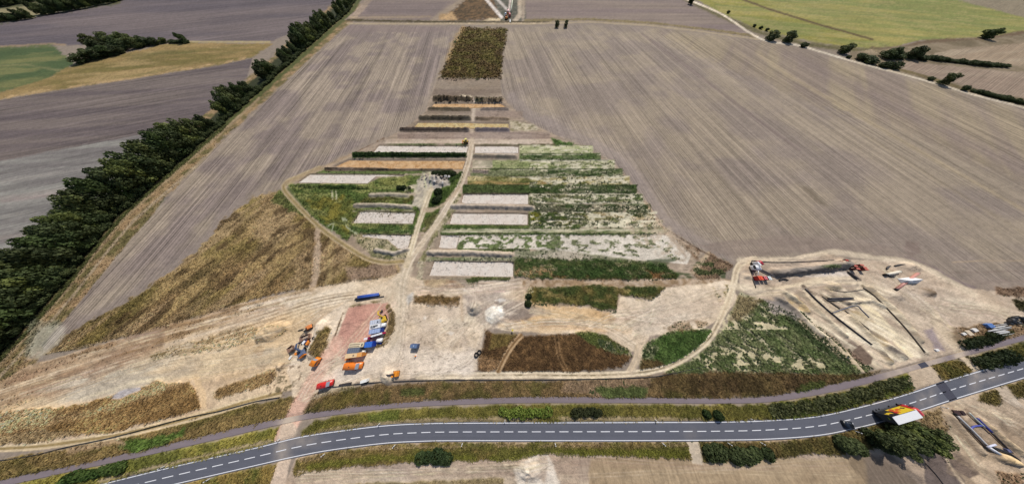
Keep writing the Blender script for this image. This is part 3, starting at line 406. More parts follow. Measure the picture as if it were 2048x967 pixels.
# red brick-rubble pad and access track
PAD = [(697, 614), (735, 607), (776, 604), (780, 625), (776, 640), (765, 660), (760, 684), (735, 690), (710, 700), (688, 720), (664, 700), (668, 690), (684, 645)]
P(PAD, (198, 152, 134), 2, 2, col2=(188, 142, 126), csc=4, weed=0, kls='bare_earth')
L([(776, 612, 10), (785, 630, 14), (782, 655, 18), (770, 680, 14), (755, 692, 8)], 12, (112, 96, 66), 2, 3, weed=.4, kls='weedy_ground'); L([(686, 625), (672, 665), (658, 700)], 3, (104, 84, 60), 1.2, 1, weed=.3); L([(700, 612), (745, 604), (770, 601)], 4, (116, 104, 72), 2, 2, weed=.2, patch=(3, .4, .1))
P([(628, 690), (640, 662), (655, 652), (664, 656), (655, 690), (640, 712), (628, 705)], (124, 106, 70), 2, 3, col2=(104, 92, 54), csc=3, weed=.45, kls='weedy_ground')
L([(676, 680, 22), (660, 710, 26), (636, 745, 28), (616, 780, 28), (598, 812, 28), (586, 840, 28)], 26, (208, 166, 144), 5, 3, .85, col2=(218, 182, 160), csc=5, weed=0, kls='bare_earth')
L([(612, 785, 20), (592, 820, 24), (584, 842, 30), (572, 866, 34), (562, 884, 26)], 24, (206, 170, 150), 2, 2, weed=0, kls='bare_earth'); L([(578, 860, 34), (566, 885, 24)], 24, (204, 186, 164), 4, 3, .8)
L([(572, 915, 22), (562, 945, 28), (552, 985, 32), (545, 1080, 34)], 28, (204, 182, 160), 2, 2, weed=0, kls='bare_earth')
P([(768, 738), (785, 733), (790, 745), (790, 760), (775, 764), (764, 758)], (226, 208, 180), 3, 4, .9)
# --- ragged growth over the rows of the dig, pale soil showing through
for k, (c, sc, th, sr, am) in enumerate([((196, 188, 160), 1.5, .62, 3, .85), ((186, 178, 152), 3.5, .66, 4, .7), ((128, 120, 84), 6, .64, 3, .4), ((60, 76, 40), 2.2, .64, 3, .7)]):
    P([(1060, 308), (1215, 320), (1245, 350), (1270, 385), (1300, 425), (1330, 462), (1060, 462)], c, 4, 4, am, patch=(sc, th, .05, 0, sr))
for y, x0, x1 in ((309, 1045, 1200), (322, 1040, 1215), (339, 1000, 1230), (354, 950, 1250), (387.5, 1070, 1270), (406.5, 1070, 1290), (424, 1180, 1300), (441, 1070, 1310), (452, 1090, 1320), (459, 890, 1320), (463, 885, 1200)):
    L([(x0, y), ((x0+x1)/2, y+.5), (x1, y)], 1.6, (206, 198, 172), .8, 1.2, .85, patch=(5, .46, .08, 0, 4), weed=0)
for y, x0, x1 in ((320, 950, 1215), (337, 985, 1235), (352, 945, 1245), (369, 935, 1262), (386, 930, 1272), (408, 1062, 1285), (423, 1062, 1300), (468, 885, 1330), (498, 920, 1120), (557, 1030, 1345)):
    L([(x0, y), (x1, y+.4)], 1.4, (50, 56, 32), .8, 1, .7, patch=(7, .38, .1, 0, 4))
P([(1040, 518), (1340, 530), (1345, 552), (1040, 552)], (150, 140, 108), 4, 4, .75, patch=(2.2, .66, .05, 0, 2)); P([(1060, 575), (1300, 575), (1300, 600), (1060, 606)], (140, 124, 80), 3, 4, .6, patch=(2.5, .62, .06, 0, 2))
P([(1220, 400), (1330, 440), (1400, 510), (1360, 540), (1270, 480)], (186, 168, 146), 8, 6, .6, patch=(2, .5, .08))
P([(575, 368), (815, 350), (815, 470), (700, 470), (600, 408)], (150, 150, 92), 5, 5, .6, patch=(3, .6, .08, 0, 4)); P([(575, 368), (815, 350), (815, 470), (700, 470), (600, 408)], (60, 74, 36), 5, 5, .6, patch=(2.6, .63, .06, 0, 3))
for y0, y1 in ((291, 306), (320, 337), (352, 369), (388, 407), (423, 455)):
    P([(1060, y0), (RB((y0+y1)/2), y0), (RB((y0+y1)/2), y1), (1060, y1)], (208, 200, 174), 1.5, 2, .9, patch=(1.5, .57, .05, 0, 2.4), weed=.1)
for y0, y1 in ((306, 320), (337, 352), (369, 386), (408, 423), (516, 556)):
    P([(1060, y0), (RB((y0+y1)/2)-4, y0), (RB((y0+y1)/2)-4, y1), (1060, y1)], (54, 74, 36), 1.5, 2, .8, patch=(2.4, .55, .06, 0, 2.4))
# --- wheel marks: paired light lines, crossing the bare land
RW = random.Random(77)
def wheels(p, q, n, spread, tone, amt, bend=18, g=6.5, w=1.3):
    for i in range(n):
        o1, o2 = RW.uniform(-1, 1), RW.uniform(-1, 1); mx = (p[0]+q[0])/2+RW.uniform(-bend, bend); my = (p[1]+q[1])/2+RW.uniform(-bend, bend)*.5
        pts = smooth([(p[0]+o1*spread*.6, p[1]+o1*spread), (mx, my), (q[0]+o2*spread*.6, q[1]+o2*spread)], 6)
        c = tuple(v*RW.uniform(.94, 1.04) for v in tone); a = amt*RW.uniform(.5, 1)
        for s in (-.5, .5): L(off(pts, g*s), w*RW.uniform(.7, 1.4), c, .9, .8, a, patch=(6, .4, .2), weed=0)
PALE_, DAMP = (232, 214, 186), (158, 138, 118)
for tone, am in ((PALE_, .6), (DAMP, .5)):
    wheels((40, 790), (330, 690), 5, 26, tone, am); wheels((120, 760), (560, 680), 4, 20, tone, am); wheels((150, 705), (620, 590), 5, 14, tone, am); wheels((330, 755), (600, 720), 4, 14, tone, am)
    wheels((600, 790), (790, 600), 4, 26, tone, am*.8); wheels((600, 790), (900, 700), 4, 22, tone, am*.8); wheels((800, 740), (950, 690), 4, 20, tone, am*.7); wheels((800, 700), (960, 620), 4, 26, tone, am); wheels((700, 745), (950, 742), 3, 8, tone, am*.7)
    wheels((830, 580), (1045, 570), 5, 10, tone, am); wheels((940, 640), (1060, 570), 3, 14, tone, am); wheels((1000, 648), (1240, 655), 6, 14, tone, am); wheels((1230, 640), (1440, 590), 7, 18, tone, am); wheels((1280, 690), (1330, 610), 4, 30, tone, am)
    wheels((1060, 620), (1230, 650), 4, 14, tone, am); wheels((1500, 590), (1700, 565), 4, 8, tone, am); wheels((1740, 540), (1840, 600), 5, 24, tone, am); wheels((1780, 560), (1940, 700), 6, 30, tone, am); wheels((1850, 600), (2060, 640), 6, 24, tone, am)
    wheels((1900, 800), (2040, 860), 4, 30, tone, am); wheels((1900, 850), (2000, 970), 4, 30, tone, am); wheels((600, 955), (1100, 930), 6, 14, tone, am); wheels((1100, 930), (1700, 940), 4, 26, tone, am*.5)
P([(560, 600), (700, 565), (790, 560), (780, 590), (690, 600), (640, 640), (600, 650)], (224, 208, 184), 8, 8, .6, patch=(9, .42, .15, 14, 2)); P([(800, 690), (950, 700), (950, 745), (640, 760), (700, 730)], (222, 208, 192), 10, 8, .6)
P([(800, 620), (940, 600), (940, 700), (800, 700)], (196, 178, 160), 8, 8, .5, patch=(8, .45, .12)); P([(1240, 600), (1440, 575), (1430, 630), (1300, 670), (1240, 660)], (206, 188, 166), 8, 8, .6, patch=(9, .45, .12, 10, 3))
for x, y, rx, ry in ((900, 665, 8, 5), (880, 640, 5, 4), (850, 635, 4, 3), (1000, 600, 10, 3), (930, 580, 8, 2)): P([(x-rx, y), (x, y-ry), (x+rx, y), (x, y+ry)], (226, 216, 202), 2, 4, .8)
P([(-60, 800), (200, 730), (480, 660), (620, 600), (630, 640), (560, 740), (400, 760), (100, 850), (-60, 870)], (212, 184, 142), 10, 9, .5, patch=(10, .5, .1, 16, 4)); P([(0, 760), (330, 670), (330, 700), (100, 800)], (150, 122, 98), 5, 6, .7, patch=(3, .52, .08, 16, 5))
P([(150, 700), (330, 655), (480, 612), (480, 640), (330, 690), (120, 745)], (132, 106, 76), 4, 6, .7, patch=(2.4, .56, .07, 16, 6), weed=.2)
# long sweeping haul lanes of the south-west
for i, (c, a) in enumerate([((226, 206, 176), .7), ((140, 116, 88), .6), ((222, 200, 168), .6), ((128, 104, 78), .65), ((232, 214, 184), .6), ((150, 126, 98), .5), ((218, 196, 162), .6), ((134, 110, 84), .5), ((226, 204, 168), .55)]):
    o = -6+i*9; pts = smooth([(-40, 802+o*.9), (120, 748+o*.8), (260, 706+o*.62), (400, 668+o*.5), (520, 632+o*.42), (640, 596+o*.36), (720, 584+o*.3)], 6)
    for s_ in (-2.6, 2.6): L(off(pts, s_), 1.7, c, 1, 1.5, a, patch=(14, .42, .14, 15, 3), weed=0)
for i in range(5):
    pts = smooth([(250+i*20, 745-i*4), (360, 730-i*9), (480, 716-i*8), (580, 690-i*10), (640, 640-i*6)], 6)
    for s_ in (-2.4, 2.4): L(off(pts, s_), 1.4, ((230, 212, 184), (160, 140, 116))[i % 2], 1, 1.2, .6, patch=(10, .42, .14), weed=0)
# curving ruts around the yard entrance and the sandy basin
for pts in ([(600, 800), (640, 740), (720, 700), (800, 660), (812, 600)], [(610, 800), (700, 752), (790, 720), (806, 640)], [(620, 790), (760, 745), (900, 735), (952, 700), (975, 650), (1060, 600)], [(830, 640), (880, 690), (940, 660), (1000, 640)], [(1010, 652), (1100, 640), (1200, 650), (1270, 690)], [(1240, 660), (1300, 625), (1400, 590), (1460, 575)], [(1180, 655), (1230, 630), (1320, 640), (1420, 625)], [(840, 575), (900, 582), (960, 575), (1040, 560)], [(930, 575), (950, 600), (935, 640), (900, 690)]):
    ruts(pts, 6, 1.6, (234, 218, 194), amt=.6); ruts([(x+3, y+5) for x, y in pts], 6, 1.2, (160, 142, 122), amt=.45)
# small clods and stones strewn by the machines
P([(540, 740), (600, 700), (640, 690), (600, 790), (520, 800)], (120, 100, 80), 5, 6, .8, patch=(1.1, .68, .03)); P([(800, 600), (960, 600), (960, 750), (800, 750)], (150, 134, 118), 6, 6, .7, patch=(.9, .72, .03)); P([(560, 745), (590, 760), (580, 790), (540, 790)], (96, 86, 60), 4, 5, .8, patch=(1.3, .6, .04))
# --- pipeline trench works: cuts, ledges and spoil strips
def trench(pts, wid, dep, c=None):
    wp = [G(*p[:2]) for p in pts]; sl = window(pts, 30); x = GX[sl]+W1[sl]*.5; y = GY[sl]+W1[sl]*.5; d = segd(x, y, wp)
    m = 1-ss(wid*.38, wid*.62, d); Z[sl] = Z[sl]*(1-m)-dep*m
    if c is not None: COLR[sl] = COLR[sl]*(1-m[..., None])+alb(c)*m[..., None]
trench([(1608, 574), (1662, 626), (1700, 656), (1748, 692)], 2.6, 1.1, (118, 104, 90)); trench([(1727, 573), (1777, 618), (1815, 660), (1852, 706)], 2.2, .9, (126, 112, 92)); trench([(1652, 598), (1710, 597)], 3.4, 1.2, (128, 116, 100))
trench([(1664, 626), (1712, 610), (1740, 636)], 1.4, .6, (140, 126, 108)); trench([(1690, 620), (1740, 660)], 1.6, .7, (138, 120, 96)); trench([(1644, 591), (1682, 618)], 1.8, .8, (130, 114, 96))
trench([(1519, 539), (1534, 546), (1548, 551.5), (1580, 549), (1630, 543.5), (1683, 538)], 2.2, .9, (122, 112, 104)); trench([(1692, 540), (1718, 558)], 2, .9, (110, 100, 92)); trench([(1912, 828), (1946, 862), (1980, 897)], 3, 1.2, (140, 122, 104)); trench([(1938, 824), (1968, 852), (2004, 885), (2030, 910)], 2.6, 1.0, (146, 126, 106))
trench([(1762, 698), (1785, 712)], 2, .7, (120, 108, 98)); trench([(1630, 640), (1672, 680)], 1.6, .6, (170, 148, 124))
for pts, w, h, c in (([(1600, 583), (1640, 625), (1690, 670)], 2.4, .9, (214, 194, 164)), ([(1738, 575), (1790, 622), (1840, 680)], 2.6, 1.0, (212, 190, 156)), ([(1556, 596), (1590, 622), (1640, 668)], 3, 1.1, (150, 138, 124)), ([(1568, 584), (1600, 606), (1612, 622)], 3, 1.2, (206, 180, 134)), ([(1690, 604), (1742, 600), (1766, 612)], 2.4, .9, (180, 166, 148)), ([(1776, 690), (1806, 712)], 3, 1.0, (134, 122, 112)),
                     ([(1700, 632), (1740, 672), (1778, 722)], 2.6, .9, (150, 128, 92)), ([(1690, 704), (1722, 742)], 2, .7, (206, 184, 152)), ([(1640, 664), (1700, 716), (1720, 742)], 2, .7, (222, 202, 170)), ([(1960, 838), (2000, 872), (2040, 905)], 2.6, 1.0, (208, 184, 150)), ([(1900, 832), (1930, 868), (1962, 902)], 2.6, .9, (214, 192, 164)), ([(1860, 590), (1880, 640), (1900, 670)], 2, .4, None), ([(1995, 910), (2025, 920)], 4, 1.2, (226, 196, 150)), ([(1918, 690), (1905, 670), (1900, 655)], 3, 1, (128, 108, 84))):
    if c: L(pts, w*2.6, c, 2, 2, .85, weed=0)
    bank(pts, w, h)
streaks([(1560, 580), (1760, 575), (1860, 710), (1750, 740), (1640, 680)], (146, 132, 116), .55, 1.3, -42, 9, .8); P([(1600, 590), (1760, 580), (1850, 700), (1750, 735), (1650, 660)], (226, 210, 180), 8, 6, .55, patch=(4, .5, .1, -42, 3)); streaks([(1560, 580), (1760, 575), (1860, 710), (1750, 740), (1640, 680)], (244, 228, 198), .57, 1.6, -42, 8, .7)
streaks([(1880, 810), (2100, 780), (2100, 1000), (1900, 1000)], (146, 128, 108), .56, 1.6, -42, 8, .7); streaks([(1700, 520), (1900, 560), (1950, 700), (1800, 690)], (158, 142, 124), .6, 1.5, -35, 8, .6); streaks([(1480, 520), (1720, 510), (1720, 580), (1490, 590)], (158, 144, 130), .58, 1.3, 3, 8, .6)
P([(1698, 706), (1720, 690), (1745, 715), (1742, 728), (1722, 728)], (118, 100, 86), 1.5, 1.5)
# --- relief: spoil banks, heaps, weeds
for pts, w, h, c in (([(712, 411), (760, 410), (822, 414)], 3.4, 1.5, (176, 162, 144)), ([(906, 413), (980, 413), (1064, 416)], 3.8, 1.6, (180, 166, 150)), ([(858, 505), (940, 505), (1022, 509)], 3.8, 1.6, (190, 174, 154)),
                     ([(742, 391), (780, 389), (816, 391)], 2.8, 1.2, (170, 158, 138)), ([(654, 337), (760, 338), (905, 340)], 3.0, 1.3, None), ([(870, 197), (940, 198)], 5, 2.2, None), ([(950, 199), (1004, 200)], 4, 1.6, None),
                     ([(860, 218), (938, 219)], 4, 1.6, None), ([(842, 236), (938, 237)], 4.6, 2.2, None), ([(952, 237), (1014, 238)], 3, 1.4, None), ([(804, 259), (936, 260)], 4.4, 2, None), ([(952, 259), (1014, 259)], 4, 1.6, None), ([(965, 218), (1014, 218)], 3, 1.2, None),
                     ([(950, 312), (1030, 313)], 3.2, 1.4, None), ([(948, 342), (976, 343)], 3, 1.4, None), ([(710, 309), (930, 310)], 3.4, 1.6, None), ([(752, 500), (790, 507), (815, 498)], 3, 1.4, (176, 164, 150)),
                     ([(1548, 545), (1610, 539), (1690, 527)], 5, 2.4, None), ([(600, 371), (735, 374)], 2.6, 1, None), ([(522, 672), (535, 655), (572, 652)], 5, 1.2, None), ([(645, 653), (630, 700)], 7, 1.5, None)):
    if c: L(pts, w*4.2*.62, c, 2, 1.5, .9, weed=0, kls='bare_earth')
    bank(pts, w, h)
heap(948, 615, 3.6, 3.2, 3.0); heap(990, 628, 5, 4.4, 1.0, .7); heap(776, 750, 3.6, 3.2, 1.9); heap(868, 358, 6, 5, 2.6, .6); heap(885, 366, 3.4, 3, 2.2); heap(817, 379, 3, 3, 1.8)
heap(1665, 572, 5, 2.2, 1.4); heap(1790, 590, 5, 3, 1); heap(1060, 940, 5, 3, 1.2, .7); heap(562, 732, 2, 1.6, 1.2); heap(540, 668, 5, 3, 1.6); heap(1855, 585, 3.5, 2.2, 1.5); heap(1495, 552, 2.2, 2, 1.2); heap(1820, 533, 6, 3, 1.2); heap(1500, 710, 1, 1, .1)
# grain written into the colour itself
n1 = fbm(GX, GY, .9, 2, 21); n2 = fbm(GX, GY, 3.2, 3, 22); n3 = fbm(GX, GY, 40, 3, 23)
wd = np.clip(WEED*1.7, 0, 1)
g = 1+(n2-.5)*(.22+.45*wd)+(n1-.5)*(.22+.75*wd)+(n3-.5)*.18
COLR *= np.clip(g, .4, 1.7)[..., None]
be = (KLS == CL['bare_earth'])*1.0          # churned ground: ruts, clods, drier and damper spots
r1 = 1-2*np.abs(fbm(GX, GY, 2.6, 3, 41, 14, 5)-.5); r2 = 1-2*np.abs(fbm(GX, GY, 1.8, 3, 43, -28, 6)-.5); n4 = fbm(GX, GY, 1.1, 2, 44); n5 = fbm(GX, GY, 9, 3, 45)
cut = ss(.90, .99, r1)*.22*ss(.4, .6, n5)+ss(.92, .99, r2)*.2*ss(.45, .6, fbm(GX, GY, 13, 2, 46))
COLR *= (1-be*(cut*1.25-.14+(.5-n4)*.32+(.5-n5)*.26))[..., None]
COLR *= (1+be*(fbm(GX, GY, 17, 2, 48)-.5)*.2)[..., None]**np.array([.6, 1, 1.6])
Z += WEED*(fbm(GX, GY, 2.2, 2, 31)*.6+fbm(GX, GY, .8, 2, 33)*.6-.3) + (fbm(GX, GY, 1.6, 3, 35)-.5)*.16
COLR *= 1+.5*wd[..., None]*np.array([1.08, 1, .96])
COLR = np.clip(COLR, .012, .8)
# ------------------------------------------------------------ materials
def new_mat(name):
    m = bpy.data.materials.new(name); m.use_nodes = True; t = m.node_tree; b = t.nodes['Principled BSDF']
    return m, t, b
def nd(t, typ, **kw):
    n = t.nodes.new(typ)
    for k, v in kw.items():
        if k.startswith('i_'): n.inputs[int(k[2:])].default_value = v
        else: setattr(n, k, v)
    return n
def mth(t, op, a, b=None, c=None, clamp=False):
    n = t.nodes.new('ShaderNodeMath'); n.operation = op; n.use_clamp = clamp
    for i, v in enumerate((a, b, c)):
        if v is None: continue
        if isinstance(v, (int, float)): n.inputs[i].default_value = v
        else: t.links.new(v, n.inputs[i])
    return n.outputs[0]
def noise(t, vec, scale, detail=2, rough=.55):
    n = nd(t, 'ShaderNodeTexNoise'); n.inputs['Scale'].default_value = scale; n.inputs['Detail'].default_value = detail
    n.inputs['Roughness'].default_value = rough; t.links.new(vec, n.inputs['Vector']); return n.outputs['Fac']
def mapped(t, vec, rz, sc):
    r = nd(t, 'ShaderNodeMapping'); r.inputs['Rotation'].default_value = (0, 0, rz); t.links.new(vec, r.inputs['Vector'])
    s = nd(t, 'ShaderNodeMapping'); s.inputs['Scale'].default_value = sc; t.links.new(r.outputs[0], s.inputs['Vector']); return s.outputs[0]
def ground_mat(name, furrow=None, contrast=.3, bump=.35, fine=1.6):
    m, t, b = new_mat(name); b.inputs['Roughness'].default_value = .95; b.inputs['Specular IOR Level'].default_value = .12
    at = nd(t, 'ShaderNodeAttribute', attribute_name='Col'); geo = nd(t, 'ShaderNodeNewGeometry'); pos = geo.outputs['Position']
    a = noise(t, pos, fine, 3); c = noise(t, pos, fine*.28, 3, .65)
    fac = mth(t, 'ADD', mth(t, 'MULTIPLY', mth(t, 'SUBTRACT', a, .5), contrast*2.2), mth(t, 'MULTIPLY', mth(t, 'SUBTRACT', c, .5), contrast*1.8))
    if furrow is not None:
        rz = math.radians(90-furrow)
        s1 = noise(t, mapped(t, pos, rz, (1/.95, 1/160, 1)), 1, 1); s2 = noise(t, mapped(t, pos, rz, (1/.5, 1/30, 1)), 1, 1)
        s3 = noise(t, mapped(t, pos, rz, (1/7, 1/400, 1)), 1, 2)
        sx = nd(t, 'ShaderNodeSeparateXYZ'); t.links.new(mapped(t, pos, rz, (4.19, 1, 1)), sx.inputs[0])
        row_ = mth(t, 'MULTIPLY', mth(t, 'SINE', mth(t, 'ADD', sx.outputs[0], mth(t, 'MULTIPLY', s3, 3))), .075)
        s12 = mth(t, 'ADD', mth(t, 'MULTIPLY', mth(t, 'SUBTRACT', s1, .5), 1.15), mth(t, 'MULTIPLY', mth(t, 'SUBTRACT', s2, .5), .7))
        s = mth(t, 'ADD', row_, mth(t, 'ADD', s12, mth(t, 'MULTIPLY', mth(t, 'SUBTRACT', s3, .5), .8)))
        fac = mth(t, 'ADD', fac, mth(t, 'MULTIPLY', s, at.outputs['Alpha']))
    fac = mth(t, 'MAXIMUM', mth(t, 'ADD', fac, 1), .25)
    v = nd(t, 'ShaderNodeVectorMath', operation='SCALE'); t.links.new(at.outputs['Color'], v.inputs[0]); t.links.new(fac, v.inputs['Scale'])
    t.links.new(v.outputs[0], b.inputs['Base Color'])
    bp = nd(t, 'ShaderNodeBump'); bp.inputs['Strength'].default_value = bump; bp.inputs['Distance'].default_value = .3
    t.links.new(fac, bp.inputs['Height']); t.links.new(bp.outputs[0], b.inputs['Normal'])
    return m
def flat_mat(name, col, rough=.8, amp=.15, scale=2, metal=0, spec=.3, bump=0, raw=False, attr=None):
    m, t, b = new_mat(name); b.inputs['Roughness'].default_value = rough; b.inputs['Metallic'].default_value = metal; b.inputs['Specular IOR Level'].default_value = spec
    c = col if raw else tuple(alb(col))
    geo = nd(t, 'ShaderNodeTexCoord'); n = noise(t, geo.outputs['Object'], scale, 3, .6)
    fac = mth(t, 'ADD', mth(t, 'MULTIPLY', mth(t, 'SUBTRACT', n, .5), amp*3), 1)
    v = nd(t, 'ShaderNodeVectorMath', operation='SCALE'); v.inputs[0].default_value = c; t.links.new(fac, v.inputs['Scale'])
    if attr:
        at = nd(t, 'ShaderNodeAttribute', attribute_name=attr); t.links.new(at.outputs['Color'], v.inputs[0])
    t.links.new(v.outputs[0], b.inputs['Base Color'])
    if bump:
        bp = nd(t, 'ShaderNodeBump'); bp.inputs['Strength'].default_value = bump; bp.inputs['Distance'].default_value = .2
        t.links.new(n, bp.inputs['Height']); t.links.new(bp.outputs[0], b.inputs['Normal'])
    return m
# ------------------------------------------------------------ small geometry kit
def link(o, parent=None, **props):
    COL.objects.link(o)
    if parent: o.parent = parent
    for k, v in props.items(): o[k] = v
    return o
def mesh_obj(name, vs, fs, mat, parent=None, smooth=False, **props):
    me = bpy.data.meshes.new(name); me.from_pydata([tuple(v) for v in vs], [], fs)
    if mat: me.materials.append(mat)
    if smooth: me.polygons.foreach_set('use_smooth', [True]*len(me.polygons))
    me.update(); return link(bpy.data.objects.new(name, me), parent, **props)
def big_mesh(name, V, F, mat, cols=None, parent=None, smooth=False, **props):
    """V (n,3), F (m,k) arrays, cols (n,4) or (n,3)"""
    me = bpy.data.meshes.new(name); k = F.shape[1]
    me.vertices.add(len(V)); me.vertices.foreach_set('co', np.ascontiguousarray(V, dtype=np.float32).ravel())
    me.loops.add(F.size); me.loops.foreach_set('vertex_index', np.ascontiguousarray(F, dtype=np.int32).ravel())
    me.polygons.add(len(F)); me.polygons.foreach_set('loop_start', np.arange(0, F.size, k, dtype=np.int32)); me.polygons.foreach_set('loop_total', np.full(len(F), k, dtype=np.int32))
    if cols is not None:
        if cols.shape[1] == 3: cols = np.hstack([cols, np.ones((len(cols), 1))])
        at = me.color_attributes.new('Col', 'FLOAT_COLOR', 'POINT'); at.data.foreach_set('color', np.ascontiguousarray(cols, dtype=np.float32).ravel())
    if smooth: me.polygons.foreach_set('use_smooth', [True]*len(F))
    me.materials.append(mat); me.update(calc_edges=True); me.validate()
    return link(bpy.data.objects.new(name, me), parent, **props)
def strip(pA, pB, z):
    V = [(*G(x, y), z) for x, y in pA]+[(*G(x, y), z) for x, y in pB]; n = len(pA)
    return V, [(i, i+1, n+i+1, n+i) if True else 0 for i in range(n-1)]
def resample(pts, n):
    P_ = np.array(pts, dtype=float); d = np.r_[0, np.cumsum(np.hypot(*np.diff(P_, axis=0).T))]; s = np.linspace(0, d[-1], n)
    return list(zip(np.interp(s, d, P_[:, 0]), np.interp(s, d, P_[:, 1])))
# ------------------------------------------------------------ road, cycle path, crossings
RT = smooth([(-700, 1190), (-100, 1043), (203, 967), (350, 931), (512, 894), (593, 874), (657, 863.5), (766, 850), (850, 845.5), (904, 844.6), (1024, 844), (1294, 843), (1430, 842.5), (1536, 839.5), (1637, 831), (1739, 808), (1823, 784), (1888, 762), (1959, 741), (2048, 716), (2200, 673), (2700, 530)], 5)
RB_ = smooth([(-700, 1280), (-100, 1078), (200, 1004), (352, 967), (512, 930), (580, 914.6), (657, 900), (766, 886), (850, 881.5), (918, 880.5), (1024, 880.5), (1261, 880.5), (1430, 879.5), (1536, 877.5), (1637, 870), (1705, 857), (1766, 842), (1840, 820), (1898, 801), (1959, 782), (2048, 755), (2200, 710), (2700, 560)], 5)
PT = smooth([(-500, 1060), (-60, 974), (0, 959), (135, 931.5), (270, 902), (396, 873), (512, 846), (573, 834), (630, 824), (749, 809), (850, 801.6), (1024, 793.5), (1261, 794), (1430, 796), (1536, 792), (1637, 773.6), (1739, 751.6), (1837, 726), (1918, 704), (2048, 669), (2300, 600), (2700, 500)], 4)
PB = smooth([(-500, 1078), (-60, 988), (0, 973), (135, 943), (270, 914.6), (406, 884), (512, 859), (573, 845), (630, 834.5), (749, 818.5), (850, 811), (1024, 805), (1261, 804.7), (1430, 805.7), (1536, 803), (1637, 788), (1739, 765), (1840, 736), (1932, 711), (2048, 680), (2300, 612), (2700, 510)], 4)
N_ = 260
def px_at(curve, xq):
    xs_ = [p[0] for p in curve]; return [(x, float(np.interp(x, xs_, [p[1] for p in curve]))) for x in xq]
XR = np.r_[np.linspace(-700, 0, 12)[:-1], np.linspace(0, 2100, 240), np.linspace(2100, 2700, 10)[1:]]
def blend(A, B, k): return [(a[0], a[1]*(1-k)+b[1]*k) for a, b in zip(A, B)]
rt = px_at(RT, XR); rb = px_at(RB_, XR); pt = px_at(PT, XR); pb = px_at(PB, XR)
def lay(poly_top, poly_bot, z):      # press the ground down under a paved strip
    yt = np.interp(xs, [p[0] for p in poly_top], [p[1] for p in poly_top]); yb = np.interp(xs, [p[0] for p in poly_bot], [p[1] for p in poly_bot])
    m = ss(-5, -1, np.minimum(PY-yt[None, :], yb[None, :]-PY)) * ((PX > -690) & (PX < 2700))
    Z[:] = Z*(1-m)+z*m
lay(blend(rt, rb, -.03), blend(rt, rb, 1.03), -.12); lay(pt, pb, -.12)
def paved(name, col, dirt, amp=.1):
    m, t, b = new_mat(name); b.inputs['Roughness'].default_value = .85; b.inputs['Specular IOR Level'].default_value = .25
    pos = nd(t, 'ShaderNodeNewGeometry').outputs['Position']
    n = noise(t, pos, .35, 4, .6); n2 = noise(t, pos, 6, 2); n3 = noise(t, mapped(t, pos, 0, (.02, .9, 1)), 1, 2)
    fac = mth(t, 'ADD', 1, mth(t, 'ADD', mth(t, 'MULTIPLY', mth(t, 'SUBTRACT', n, .5), amp*2), mth(t, 'ADD', mth(t, 'MULTIPLY', mth(t, 'SUBTRACT', n3, .5), amp*3), mth(t, 'MULTIPLY', mth(t, 'SUBTRACT', n2, .5), amp*3))))
    at = nd(t, 'ShaderNodeAttribute', attribute_name='Col')
    mx = nd(t, 'ShaderNodeMix', data_type='RGBA'); mx.inputs['A'].default_value = (*alb(col), 1); mx.inputs['B'].default_value = (*alb(dirt), 1)
    dm = mth(t, 'MULTIPLY', at.outputs['Fac'], mth(t, 'ADD', .2, mth(t, 'MULTIPLY', n, 1.3)), clamp=True); t.links.new(dm, mx.inputs['Factor'])
    v = nd(t, 'ShaderNodeVectorMath', operation='SCALE'); t.links.new(mx.outputs['Result'], v.inputs[0]); t.links.new(fac, v.inputs['Scale'])
    t.links.new(v.outputs[0], b.inputs['Base Color']); return m
MROAD = paved('asphalt', (100, 102, 112), (200, 184, 166)); MPATH = paved('path_asphalt', (136, 124, 128), (206, 188, 168)); MPATCH = paved('fresh_asphalt', (76, 76, 88), (150, 140, 130))
def band(name, top, bot, z, mat, rows, dirt, **props):
    rr = [blend(top, bot, k) for k in np.linspace(0, 1, rows)]; n = len(top)
    px = np.array([[p[0] for p in r] for r in rr]); py = np.array([[p[1] for p in r] for r in rr]); x, y = G(px, py)
    V = np.stack([x, y, np.full_like(x, z)], -1).reshape(-1, 3); I = np.arange(rows*n).reshape(rows, n)
    F = np.stack([I[1:, :-1], I[1:, 1:], I[:-1, 1:], I[:-1, :-1]], -1).reshape(-1, 4)
    d = np.zeros_like(px)
    for cx, cy, rx, ry, a in dirt: d = np.maximum(d, a*np.exp(-((px-cx)/rx)**2-((py-cy)/ry)**2))
    d = d.ravel()[:, None]*np.ones((1, 3))
    return big_mesh(name, V, F, mat, d, **props)
road = band('road', blend(rt, rb, -.05), blend(rt, rb, 1.05), .03, MROAD, 8, [(566, 900, 16, 60, .55), (600, 880, 40, 12, .4), (1845, 800, 14, 18, .3), (1865, 795, 7, 40, .25), (1950, 757, 12, 30, .45), (1975, 752, 30, 14, .35), (1382, 868, 14, 14, .12)], kind='structure')
path = band('cycle_path', pt, pb, .03, MPATH, 4, [(580, 842, 22, 60, 1.3), (1795, 742, 30, 40, .8), (1865, 722, 30, 30, .8), (1920, 706, 14, 40, 1.2), (1823, 732, 20, 30, .7)], kind='structure')
def fragment(name, poly, z, mat, parent=None, **pr):
    V = [(*G(x, y), z) for x, y in poly]; return mesh_obj(name, V, [tuple(range(len(V)))[::-1]], mat, parent, **pr)
fragment('asphalt_patch', [(1871, 767.5), (1888, 762), (1914, 796), (1898, 801)], .036, MPATCH, road)
fragment('asphalt_patch', [(1835, 727), (1849, 722.5), (1858, 731.5), (1843, 736)], .036, MPATCH, path)
MWHITE = flat_mat('road_paint', (246, 246, 250), .6, .1, 3)
